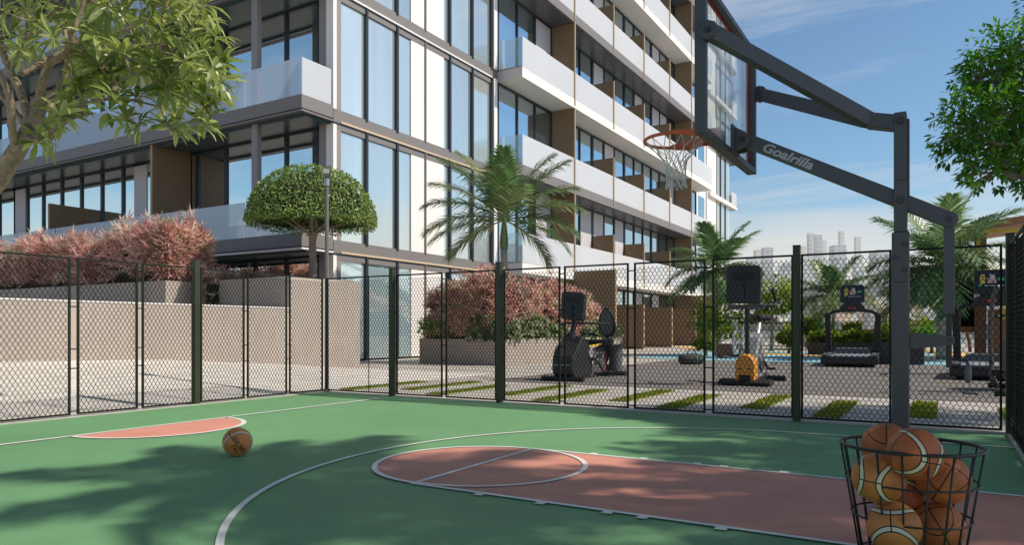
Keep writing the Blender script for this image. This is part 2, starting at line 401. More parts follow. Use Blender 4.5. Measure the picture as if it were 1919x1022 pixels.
M['black_rubber'] = mat('black_handle_rubber', (.014, .014, .015), .7, bump=.2)
M['silver_frame'] = mat('silver_gym_frame', (.42, .42, .43), .35, metal=.3)
M['orange_plastic'] = mat('orange_gym_shroud', (.66, .27, .03), .35, var=.06, vscale=6)
M['red_plastic'] = mat('red_button', (.5, .02, .02), .4)
M['yellow_trim'] = mat('yellow_trim', (.75, .5, .04), .5)
M['screen'] = mat('dark_console_screen', (.008, .009, .012), .12)
M['scr_yellow'] = mat('screen_yellow', (.7, .5, .05), .3)
M['scr_pink'] = mat('screen_pink', (.7, .42, .36), .3)
M['scr_green'] = mat('screen_green', (.1, .5, .25), .3)
M['scr_white'] = mat('screen_white', (.6, .6, .62), .3)
M['belt'] = mat('running_belt', (.27, .28, .33), .6, var=.1, vscale=30)
M['duffel'] = mat('grey_duffel_cloth', (.07, .07, .068), .85, var=.4, vscale=9, bump=.4)
M['strap_green'] = mat('green_strap', (.05, .3, .1), .7)
M['timber'] = mat('red_brown_timber', (.40, .165, .08), .65, var=.25, vscale=4, stretch=(2, 2, .3))
M['timber_dark'] = mat('dark_brown_timber', (.20, .085, .045), .7, var=.2, vscale=4)  # darker brown timber for posts, arch and chairs
M['white_paint'] = mat('white_painted_steel', (.78, .77, .75), .5)
M['dark_box'] = mat('dark_planter_box', (.06, .055, .055), .7, var=.1)
M['terracotta'] = mat('brown_plant_pot', (.2, .11, .07), .8, var=.15)
M['ball_dark'] = ballmat('worn_tan_leather', (.55, .155, .045), (.7, .6, .42), False)
M['ball_cream'] = ballmat('two_tone_leather', (.6, .20, .05), (.72, .62, .42), True)
M['ball_orange'] = ballmat('orange_two_tone_leather', (.62, .22, .06), (.68, .6, .46), True, .15)
M['ball_red'] = ballmat('red_brown_two_tone_leather', (.5, .13, .042), (.72, .62, .42), True)
M['ink'] = mat('black_ball_print', (.012, .01, .01), .6)
M['basket'] = mat('black_basket_wire', (.016, .017, .018), .45)
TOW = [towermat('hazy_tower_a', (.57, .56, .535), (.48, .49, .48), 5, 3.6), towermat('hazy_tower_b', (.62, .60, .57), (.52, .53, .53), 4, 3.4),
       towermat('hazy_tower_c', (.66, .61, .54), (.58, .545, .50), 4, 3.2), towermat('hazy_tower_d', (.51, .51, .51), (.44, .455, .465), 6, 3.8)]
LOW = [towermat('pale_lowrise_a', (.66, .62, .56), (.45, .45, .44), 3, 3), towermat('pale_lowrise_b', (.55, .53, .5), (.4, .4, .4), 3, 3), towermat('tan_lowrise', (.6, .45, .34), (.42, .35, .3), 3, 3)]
# ================================================================ GROUND AND COURT
X0, Y0 = -8.424, 8.278          # fence corner
XR = 0.548                      # fence line on the other side
ground = MB(); 
_R = 2600.0
ground.poly([(-_R, -_R, -.03), (_R, -_R, -.03), (_R, _R, -.03), (-_R, _R, -.03)])
struct('ground', ground, M['city_ground'])
pz = MB(); pz.poly([(-60, -40, 0), (40, -40, 0), (40, 66, 0), (-60, 66, 0)]); struct('plaza_paving', pz, M['paving'])
c = MB(); c.poly([(X0+.03, -9, .008), (XR-.03, -9, .008), (XR-.03, Y0-.05, .008), (X0+.03, Y0-.05, .008)]); struct('court_surface', c, M['court'])
k = MB(); k.bx(X0-.16, XR+.16, Y0-.05, Y0+.13, -.01, .02); k.bx(X0-.16, X0+.03, -9, Y0-.05, -.01, .02); k.bx(XR-.03, XR+.16, -9, Y0-.05, -.01, .02)
struct('court_kerb', k, M['kerb'])
rp = MB()
ys = [-9, 2, 5.8, 8.6, 10.2, 11.9, 13.0, 13.75]; zw = [.5, .5, .48, .41, .29, .17, .06, .004]
xs = [X0-.16, -9.3, -10.6, -12, -13.4]; wx = [0, 0, .28, .66, 1.0]
n0 = 0
for y, z in zip(ys, zw):
    for x, w in zip(xs, wx): rp.v.append((x, y, .004 + z*w))
for i in range(len(ys)-1):
    for j in range(len(xs)-1):
        a = i*len(xs)+j; rp.face((a+1, a, a+len(xs), a+len(xs)+1))
struct('sloping_pavement', rp, M['white_paving'], smooth=True)
rb = MB(); rb.poly([(-7.6, 11.75, .004), (9, 11.75, .004), (9, 23.0, .004), (-7.6, 23.0, .004)]); struct('rubber_gym_floor', rb, M['rubber'])
bp = MB(); bp.poly([(-9.5, 24.0, .008), (-6.2, 23.05, .008), (9, 23.05, .008), (9, 36, .008), (-9.5, 36, .008)]); struct('playground_floor', bp, M['blue_play'])
yp = MB()
def arc_band(mb, cx, cy, r0, r1, a0, a1, z, n=24):
    for k in range(n):
        a, b = a0+(a1-a0)*k/n, a0+(a1-a0)*(k+1)/n
        mb.poly([(cx+r0*cos(a), cy+r0*sin(a), z), (cx+r1*cos(a), cy+r1*sin(a), z), (cx+r1*cos(b), cy+r1*sin(b), z), (cx+r0*cos(b), cy+r0*sin(b), z)])
arc_band(yp, -1.0, 37, 7.2, 9.0, pi, 2*pi, .012); arc_band(yp, 7.0, 34, 6.2, 7.4, pi*.9, 1.9*pi, .012)
arc_band(yp, -6.4, 41, 5.4, 6.6, pi, 2*pi, .012)
struct('playground_band', yp, M['yellow_play'])

# painted markings
LW = .0195
FTX, LY0, LY1, LYC, CR = -2.907, 3.62, 5.19, 4.405, .785
kp = MB()
kp.poly([(FTX, LY0, .012), (1.0, LY0, .012), (1.0, LY1, .012), (FTX, LY1, .012)]); 
kp.poly([(FTX, LYC, .012)] + [(FTX + CR*cos(pi/2+pi*k/40), LYC + CR*sin(pi/2+pi*k/40), .012) for k in range(41)])
kp.poly([(-6.9 + .82*cos(-pi/2+pi*k/40), 4.44 + .82*sin(-pi/2+pi*k/40), .012) for k in range(41)])
struct('key_paint', kp, M['salmon'])
ln = MB(); Z = .016
def seg(x0, y0, x1, y1, w=LW): ln.poly([(x0-w, y0-w, Z), (x1+w, y0-w, Z), (x1+w, y1+w, Z), (x0-w, y1+w, Z)])
seg(FTX, LY0+.0*LW, 1.0, LY0); seg(FTX, LY1, 1.0, LY1)
ln.poly([(FTX-LW, LY0+LW, Z), (FTX+LW, LY0+LW, Z), (FTX+LW, LY1-LW, Z), (FTX-LW, LY1-LW, Z)])
arc_band(ln, FTX, LYC, CR-LW*2, CR, 0, 2*pi, Z+.002, 90)
for x in (-2.374, -1.957, -1.548, -1.351, -.94):
    for y0, y1 in ((LY0-.065, LY0-LW), (LY1+LW, LY1+.065)): ln.poly([(x-.03, y0, Z), (x+.03, y0, Z), (x+.03, y1, Z), (x-.03, y1, Z)])
arc_band(ln, -1.06, LYC, 2.864, 2.903, pi/2, 1.5*pi, Z, 100)
ln.poly([(-1.06, LYC+2.86, Z), (1.0, LYC+2.86, Z), (1.0, LYC+2.905, Z), (-1.06, LYC+2.905, Z)])
ln.poly([(-1.06, LYC-2.905, Z), (1.0, LYC-2.905, Z), (1.0, LYC-2.86, Z), (-1.06, LYC-2.86, Z)])
ln.poly([(-6.93, -9, Z), (-6.875, -9, Z), (-6.875, 7.8, Z), (-6.93, 7.8, Z)])
arc_band(ln, -6.9, 4.44, .815, .865, -pi/2, pi/2, Z, 50)
struct('court_line', ln, M['line'])

# ================================================================ FENCES
def wire_panel(mb, P, u0, u1, z0, z1, cw=.0265, ch=.088, r=.0036):
    """hexagonal woven wire between frame rails; P(u, z, off) gives a point"""
    n = max(2, round((u1-u0)/cw)); cw = (u1-u0)/n; rows = round((z1-z0)/ch); ch = (z1-z0)/rows
    for i in range(n):
        uc = u0 + (i+.5)*cw; sg = 1 if i % 2 else -1; pts = []
        for k in range(rows*2):
            zz = z0 + k*ch/2; s = sg*(1 if k % 2 else -1)
            pts += [P(uc + s*cw/2, zz, .003*s), P(uc + s*cw/2, zz + ch*.14, .003*s)]
        mb.tube(pts, r, 3, cap=False)
def make_fence(name, label, P, panels, posts, bars, inner=()):
    root = thing(name, label, 'fence', P(0, 0, 0))
    for u0, u1 in panels:
        f = MB(); w = .020
        for a, b in (((u0, .045), (u1, .045)), ((u0, 1.805), (u1, 1.805))): f.beam(P(a[0]-w/2, a[1], 0), P(b[0]+w/2, b[1], 0), .024, w)
        for u in (u0, u1): f.beam(P(u, .056, 0), P(u, 1.794, 0), .024, w)
        for lo, hi, u in inner:
            if lo == u0: f.beam(P(u, .056, 0), P(u, 1.794, 0), .01, .01)
        po = f.build('panel', M['dark_metal'], root)
        wm = MB(); wire_panel(wm, P, u0+.011, u1-.011, .056, 1.794); wm.build('wire_mesh', M['wire'], po)
    for u in posts:
        p = MB(); p.beam(P(u, 0, -.02), P(u, 1.9, -.02), .085, .07); p.beam(P(u, 1.9, -.02), P(u, 1.912, -.02), .095, .08)
        p.build('post', M['post_green'], root, bevel=.006)
    for u0, u1 in bars:
        for z in (.075, .56, .78, 1.26, 1.72): b = MB(); b.tube([P(u0, z, 0), P(u1, z, 0)], .008, 6); b.build('tie_bar', M['dark_metal'], root)
    return root
def P_back(u, z, o): return V((X0 + u, Y0 + o, z))
def P_side(u, z, o): return V((X0 + o, Y0 - u, z))
def P_near(u, z, o): return V((XR - o, Y0 - u, z))
pan = [(.05, 1.335), (1.475, 2.30), (2.38, 3.21), (3.345, 4.18), (4.258, 5.118), (5.21, 6.06), (6.162, 7.02), (7.119, 7.965), (8.05, 8.90)]
make_fence('chain_link_fence', 'long dark chain-link fence between the green court and the outdoor gym', P_back, pan, [1.403, 3.282, 7.068, 8.97],
           [(2.30, 2.38), (4.18, 4.258), (5.118, 5.21), (6.06, 6.162), (7.965, 8.05), (1.335, 1.475), (3.21, 3.345), (7.02, 7.119)], [(.05, 1.335, .922)])
pan = [(.06, .718), (.785, 1.48), (1.55, 2.225), (2.35, 3.035), (3.112, 3.805), (3.9, 4.62), (4.70, 5.42)]
make_fence('chain_link_fence', 'dark chain-link fence in front of the long beige wall', P_side, pan, [2.288, 5.5],
           [(.718, .785), (1.48, 1.55), (3.035, 3.112), (3.805, 3.9), (4.62, 4.70)])
pan = [(.08, .70), (.77, 1.42), (1.49, 2.14), (2.21, 2.86)]
make_fence('chain_link_fence', 'short run of dark chain-link fence seen edge-on beside the ball basket', P_near, pan, [2.93], [(.70, .77), (1.42, 1.49), (2.14, 2.21)])

# lamp post in the fence corner
lp = thing('lamp_post', 'slim grey lamp post standing in the fence corner before the dome tree', 'lamp post', (X0+.02, Y0+.02, 0))
b = MB(); b.tube([(X0+.02, Y0+.02, 0), (X0+.02, Y0+.02, 3.30)], [.036, .03], 14); b.lathe([(.07, 0), (.07, .02), (.045, .035), (.036, .05)], (X0+.02, Y0+.02, .02), 16); b.build('pole', M['lamp_metal'], lp, smooth=False)
b = MB(); b.tube([(X0+.02, Y0+.02, 3.29), (X0+.02, Y0+.02, 3.40)], .042, 12); b.build('collar', M['steel'], lp)
c0 = V((X0+.02, Y0+.02, 3.40))
b = MB(); b.lathe([(.05, 0), (.075, .035), (.088, .07), (.088, .078)], c0, 4, (0, 0, 1)); b.lathe([(.0, .17), (.1, .17), (.1, .185), (0, .19)], c0, 4)
for a in range(4):
    an = pi/4*0 + a*pi/2; b.tube([c0 + V((.088*cos(an), .088*sin(an), .07)), c0 + V((.094*cos(an), .094*sin(an), .172))], .007, 6)
hd = b.build('lamp_head', M['lamp_metal'], lp)
b = MB(); b.lathe([(.08, .074), (.085, .17)], c0, 4)
for q in range(4): b.tube([c0 + V((0, 0, .09+.02*q)), c0 + V((0, 0, .1+.02*q))], .03, 8)
b.build('lamp_shade', M['lamp_glass'], hd)

# ================================================================ LETTERING
def text_geom(body, size, shear=0.0, bold=0.0, sx=1.0):
    cu = bpy.data.curves.new('lettering', 'FONT'); cu.body = body; cu.size = size; cu.shear = shear; cu.offset = bold
    cu.align_x = 'CENTER'; cu.align_y = 'CENTER'; cu.resolution_u = 4
    ob = bpy.data.objects.new('lettering', cu); COL.objects.link(ob)
    dg = bpy.context.evaluated_depsgraph_get(); dg.update()
    me = bpy.data.meshes.new_from_object(ob.evaluated_get(dg))
    vs = [(v.co.x*sx, v.co.y) for v in me.vertices]; fs = [tuple(p.vertices) for p in me.polygons]
    bpy.data.objects.remove(ob); bpy.data.meshes.remove(me); bpy.data.curves.remove(cu)
    return vs, fs
def lay_text(mb, geom, fn):
    vs, fs = geom; n = len(mb.v)
    mb.v += [tuple(fn(x, y)) for x, y in vs]
    for f in fs: mb.face(tuple(n+i for i in f))

# ================================================================ BASKETBALL HOOP
HY_ = 4.41; PX = -.195
hoop = thing('basketball_hoop', 'charcoal pole-mounted basketball hoop with glass backboard and orange rim', 'basketball hoop', (PX, HY_, 0))
def hp(px, py): return on_y(px, py, HY_)
b = MB(); b.bx(PX-.14, PX+.14, HY_-.14, HY_+.14, .012, .03); 
for sx in (-1, 1):
    for sy in (-1, 1): b.lathe([(.022, 0), (.022, .02), (.012, .022), (.012, .04), (0, .041)], (PX+sx*.1, HY_+sy*.1, .03), 6)
b.build('base_plate', M['charcoal'], hoop)
b = MB(); b.bx(PX-.041, PX+.041, HY_-.05, HY_+.05, .03, 1.522); post = b.build('post', M['charcoal'], hoop, bevel=.006)
b = MB(); b.bx(PX-.031, PX+.031, HY_-.06, HY_+.06, 1.255, 1.5215); b.bx(PX-.031, PX+.031, HY_-.055, HY_+.055, 1.523, 1.8)
b.bx(PX-.031, PX+.029, HY_-.052, HY_+.052, 1.8, 2.165); b.bx(PX+.0295, PX+.042, HY_-.03, HY_+.03, 1.72, 2.13)
b.build('upper_post', M['charcoal'], hoop, bevel=.004)
def bolt(mb, x, y, z, r=.011):
    mb.lathe([(r*1.6, 0), (r*1.6, .003), (r, .003), (r, .012), (0, .0125)], (x, y, z), 12, (0, -1, 0))
for i, (x, z, r) in enumerate(((PX, 2.115, .014), (PX, 1.692, .014), (PX+.02, 1.455, .009), (PX-.024, 1.39, .009), (PX+.02, 1.32, .009))):
    m_ = MB(); bolt(m_, x, HY_-.0555 if z > 1.8 and z > 2 else HY_-.0605 if z < 1.55 else HY_-.0555, z, r); m_.build('bolt', M['bolt'], hoop, smooth=False)
# lower arm with lettering
A = V((-1.0, HY_, 2.128)); B_ = V((.03, HY_, 1.575))
b = MB(); b.beam(A, B_, .07, .078); b.lathe([(0, -.0365), (.0395, -.0365), (.0395, .0365), (0, .0365)], B_, 20, (0, 1, 0))
arm = b.build('lower_arm', M['charcoal'], hoop, bevel=.004)
d_ = nrm(B_ - A); u_ = nrm(V((0, -1, 0)).cross(d_)); 
if u_.z < 0: u_ = -u_
b = MB(); tc_ = A + d_*.262
lay_text(b, text_geom('Goalrilla', .072, .2, .0020, 1.26), lambda x, y: tc_ + d_*x + u_*(y-.003) + V((0, -.0362, 0)))
b.build('lettering', M['silver_text'], arm)
m_ = MB(); bolt(m_, B_.x-.004, HY_-.036, B_.z, .011); m_.build('bolt', M['bolt'], hoop)
# upper arms
E_ = V((-.352, HY_, 2.152)); S_ = V((PX, HY_, 2.112))
b = MB(); b.beam(S_, E_, .084, .078); b.build('arm_yoke', M['charcoal'], hoop, bevel=.003)
for (y, z) in ((3.80, 2.58), (5.02, 2.59)):
    q = V((-1.06, y, z)); b = MB(); b.beam(E_ + V((0, -.012 if y < 4 else .012, .002)), q, .056, .08)
    b.lathe([(0, -.031), (.052, -.031), (.052, .031), (0, .031)], q, 8, (0, 1, 0))
    ar = b.build('upper_arm', M['charcoal'], hoop, bevel=.004)
    m_ = MB(); bolt(m_, q.x, q.y-.031, q.z, .012); m_.build('bolt', M['bolt'], ar)
# board
BX, BY0, BY1, BZ0, BZ1 = -1.11, 3.80, 5.02, 2.05, 2.88
b = MB(); t = .058
b.bx(BX-.03, BX+.03, BY0, BY0+t*.8, BZ0, BZ1); b.bx(BX-.03, BX+.03, BY1-t*.8, BY1, BZ0, BZ1)
b.bx(BX-.03, BX+.03, BY0+t*.8, BY1-t*.8, BZ0, BZ0+t*.6); b.bx(BX-.03, BX+.03, BY0+t*.8, BY1-t*.8, BZ1-t*.6, BZ1)
brd = b.build('backboard_frame', M['charcoal'], hoop, bevel=.003)
b = MB(); e = .012; y0, y1, z0, z1 = BY0+t*.8, BY1-t*.8, BZ0+t*.6, BZ1-t*.6
b.bx(BX-.02, BX-.009, y0, y1, z1-e, z1-.001); b.bx(BX-.02, BX-.009, y1-e, y1-.001, z0, z1-e); b.bx(BX-.02, BX-.009, y0+.001, y0+e, z0, z1-e)
b.build('red_edge', M['pad_red'], brd)
b = MB(); b.bx(BX-.024, BX-.016, y0, y1, z0, z1); b.build('glass_panel', M['board_glass'], brd)
b = MB(); tw, tz0, tz1, w = .205, 2.235, 2.56, .022; xx = BX-.027
for q in ((LYC-tw, LYC+tw, tz1-w, tz1), (LYC-tw, LYC+tw, tz0, tz0+w), (LYC-tw, LYC-tw+w, tz0+w, tz1-w), (LYC+tw-w, LYC+tw, tz0+w, tz1-w)):
    b.poly([(xx, q[0], q[2]), (xx, q[1], q[2]), (xx, q[1], q[3]), (xx, q[0], q[3])])
b.build('target_square', M['board_paint'], brd)
b = MB(); oct_ = [(-1.085, 0, 2.07), (-1.085, 0, 2.205), (-1.055, 0, 2.205), (-1.0, 0, 2.17), (-.975, 0, 2.13), (-.985, 0, 2.09), (-1.03, 0, 2.07)]
for yy in (-.055, .043): b.prism([(p[0], HY_+yy, p[2]) for p in oct_], (0, .012, 0))
b.bx(BX+.0301, BX+.045, HY_-.09, HY_+.09, 2.06, 2.22); b.build('arm_bracket', M['charcoal'], hoop, bevel=.002)
m_ = MB(); bolt(m_, -1.02, HY_-.056, 2.13, .012); m_.build('bolt', M['bolt'], hoop)
# rim and net
RC = V((-1.445, HY_, 2.192)); RR = .19
b = MB(); b.ring(RC, (0, 0, 1), RR, .0105, 48, 10)
rim = b.build('rim', M['rim'], hoop, smooth=True)
b = MB(); b.bx(-1.165, -1.15, HY_-.08, HY_+.08, 2.08, 2.215); b.bx(-1.26, -1.165, HY_-.07, HY_+.07, 2.175, 2.205)
for s in (-1, 1):
    b.prism([(-1.17, HY_+s*.075, 2.15), (-1.17, HY_+s*.075, 2.212), (-1.40, HY_+s*.196, 2.205), (-1.40, HY_+s*.196, 2.185)], (0, s*.006, 0))
arcp = [RC + V((RR*1.03*cos(a), RR*1.03*sin(a), 0)) for a in [radians(20 + 5*k) for k in range(21)]]
for k in range(20):
    h0 = .036*sin(pi*(k)/20)**.6+.008; h1 = .036*max(0, sin(pi*(k+1)/20))**.6+.008
    b.poly([arcp[k]+V((0, 0, -h0*.5)), arcp[k+1]+V((0, 0, -h1*.5)), arcp[k+1]+V((0, 0, h1)), arcp[k]+V((0, 0, h0))])
b.build('rim_bracket', M['rim'], rim)
nt_ = MB(); NS = 12
lev = [(.185, -.008), (.125, -.065), (.072, -.128), (.064, -.165), (.060, -.20), (.060, -.235), (.062, -.268), (.066, -.302)]
random.seed(4)
def npnt(L, k):
    r_, z = lev[L]; a = 2*pi*(k + (.5 if L % 2 else 0))/NS
    j = V((random.uniform(-1, 1), random.uniform(-1, 1), random.uniform(-1, 1)))*.0025
    return RC + V((r_*cos(a) + .006*(-z/.3), r_*sin(a), z)) + j
G = [[npnt(L, k) for k in range(NS)] for L in range(len(lev))]
for L in range(len(lev)-1):
    for k in range(NS):
        a = G[L][k]; o = (0, 1) if L % 2 else (-1, 0)
        for s in o:
            q = G[L+1][(k+s) % NS]; nt_.tube([a, (a+q)/2 + V((0, 0, -.002)), q], .0030 if L > 1 else .0026, 5, cap=False)
for k in range(NS): nt_.tube([G[0][k], G[0][k] + V((0, 0, .018))], .0025, 5)
nt_.build('net', M['net'], hoop, smooth=True)
# height adjuster
b = MB(); b.bx(.003, .053, HY_-.026, HY_+.026, 1.08, 1.56); b.build('adjuster_tube', M['charcoal'], hoop, bevel=.003)
b = MB(); b.bx(.014, .041, HY_-.014, HY_+.014, .80, 1.0795); b.build('adjuster_rod', M['charcoal_dark'], hoop, bevel=.002)
b = MB(); b.prism([(PX+.0412, HY_-.035, .895), (PX+.0412, HY_-.035, .985), (.05, HY_-.035, .965), (.055, HY_-.035, .935), (.05, HY_-.035, .92)], (0, .07, 0)); b.build('adjuster_bracket', M['charcoal'], hoop, bevel=.002)
m_ = MB(); bolt(m_, .03, HY_-.0355, .943, .007); m_.build('bolt', M['bolt'], hoop)
b = MB(); b.tube([(.03, HY_, .845), (.06, HY_, .842), (.105, HY_-.005, .838), (.112, HY_-.01, .82), (.112, HY_-.01, .81)], .007, 8)
cr = b.build('crank', M['bolt'], hoop, smooth=True)
b = MB(); b.lathe([(.004, .012), (.014, .005), (.0165, -.03), (.016, -.075), (.010, -.088), (0, -.09)], (.112, HY_-.01, .812), 14); b.build('crank_grip', M['grey_plastic'], cr, smooth=True)

# ================================================================ BALLS AND BASKET
def ball(label, pos, mkey, rot, r=.107, prints=False, group='basketballs in the wire basket'):
    b = MB(); b.sphere((0, 0, 0), r, 40, 24)
    o = b.build('basketball', M[mkey], None, smooth=True, origin=(0, 0, 0))
    o.location = pos; R_ = rot if isinstance(rot, Matrix) else None
    if R_ is not None: o.rotation_euler = R_.to_euler()
    else: o.rotation_euler = rot
    o.matrix_basis = Matrix.Translation(V(pos)) @ o.rotation_euler.to_matrix().to_4x4()
    tag(o, label, 'basketball', group)
    return o
def wrap_print(o, body, size, e_dir, right, r=.1125, sx=1.0, shear=0, bold=.001):
    """print lettering on the ball; e_dir and right are unit vectors in ball space"""
    g = text_geom(body, size, shear, bold, sx); e = nrm(e_dir); rt = nrm(V(right) - e*V(right).dot(e)); up = e.cross(rt)
    b = MB(); lay_text(b, g, lambda x, y: (e*cos(x/r)*cos(y/r) + rt*sin(x/r)*cos(y/r) + up*sin(y/r)) * (r*1.004))
    q = bpy.data.meshes.new('lettering'); q.from_pydata(b.v, [], b.f); q.materials.append(M['ink'])
    ob = bpy.data.objects.new('lettering', q); COL.objects.link(ob); ob.parent = o
# ball on the court: orientation from camera-facing axes
gp = at(445, 831.5, 5.62); gp.z = .1205
gr = ball('orange and cream basketball lying alone on the green court floor', gp, 'ball_orange', (0, 0, 0), .1125, group='loose basketballs')
def ball_axes(pos, z_img, x_img):
    """rotation whose local Z / X point along the given (right, up, toward-camera) image directions"""
    tow = nrm(V((0, 0, 1)) - V(pos)); rg = nrm(V((0, 0, 1)).cross(tow)); up = tow.cross(rg)
    w = lambda q: rg*q[0] + up*q[1] + tow*q[2]
    z = nrm(w(z_img)); x = w(x_img); x = nrm(x - z*x.dot(z)); y = z.cross(x)
    return Matrix((x, y, z)).transposed()
def orient(o, z_img, x_img):
    R_ = ball_axes(o.location, z_img, x_img); o.rotation_euler = R_.to_euler(); o.matrix_basis = Matrix.Translation(o.location) @ R_.to_4x4(); return R_
orient(gr, (-.02, -.30, .95), (.56, -.78, -.25))
wrap_print(gr, 'molten', .050, (-.02, .21, .97), (1, 0, 0), bold=.0012, sx=1.05)
wrap_print(gr, 'FIBA', .038, (.08, -.24, .96), (1, 0, 0), bold=.0012)
bs = []
for lab, px, py, d, mk, zi, xi in (
    ('red-brown basketball with a bold cream band, on top of the pile', 1714, 852, 2.96, 'ball_red', (-.75, .1, .62), (.35, .9, .1)),
    ('plain red-brown basketball half hidden behind the topmost banded ball', 1661, 838, 3.26, 'ball_dark', (0, .9, .3), (1, 0, 0)),
    ('tan basketball with an upright cream band, below the plain red-brown ball', 1647, 897, 3.06, 'ball_cream', (.95, -.15, .3), (.1, .9, .2)),
    ('plain tan basketball resting against the basket wires below and beside the topmost ball', 1768, 899, 3.11, 'ball_dark', (.3, .5, .8), (.9, -.4, 0)),
    ('dark cream-striped basketball wedged in the middle of the pile, mostly hidden', 1692, 932, 3.27, 'ball_red', (.2, -.5, .8), (1, .2, 0)),
    ('orange basketball with a cream cross pattern at the bottom of the pile', 1675, 989, 3.03, 'ball_orange', (.05, -.98, .25), (1, .05, .1)),
    ('plain tan basketball at the bottom of the pile beside the cream-crossed one', 1757, 987, 3.14, 'ball_dark', (-.3, .6, .7), (.8, .5, 0))):
    o = ball(lab, at(px, py, d), mk, (0, 0, 0)); orient(o, zi, xi); bs.append(o)
bc = at(1706, 836, 3.12); bcx, bcy = bc.x, bc.y
bk = thing('ball_basket', 'round black wire ball basket filled with basketballs', 'basket', (bcx, bcy, .008))
def brad(z): return .196 + .079*z/.497
b = MB(); b.ring((bcx, bcy, .497), (0, 0, 1), brad(.497), .0075, 56, 8); b.build('top_ring', M['basket'], bk, smooth=True)
for z in (.35, .195, .022):
    b = MB(); b.ring((bcx, bcy, z), (0, 0, 1), brad(z)+.004, .0045, 56, 6); b.build('hoop_ring', M['basket'], bk, smooth=True)
for k in range(18):
    a = 2*pi*k/18 + .1; b = MB()
    b.tube([(bcx+brad(z)*cos(a), bcy+brad(z)*sin(a), z) for z in (.497, .25, .022)], .0047, 6); b.build('upright_wire', M['basket'], bk, smooth=True)
b = MB()
for k in range(-5, 6):
    h = sqrt(max(0, .196**2 - (k*.035)**2)); b.tube([(bcx+k*.035, bcy-h, .02), (bcx+k*.035, bcy+h, .02)], .004, 6)
b.build('base_grid', M['basket'], bk)
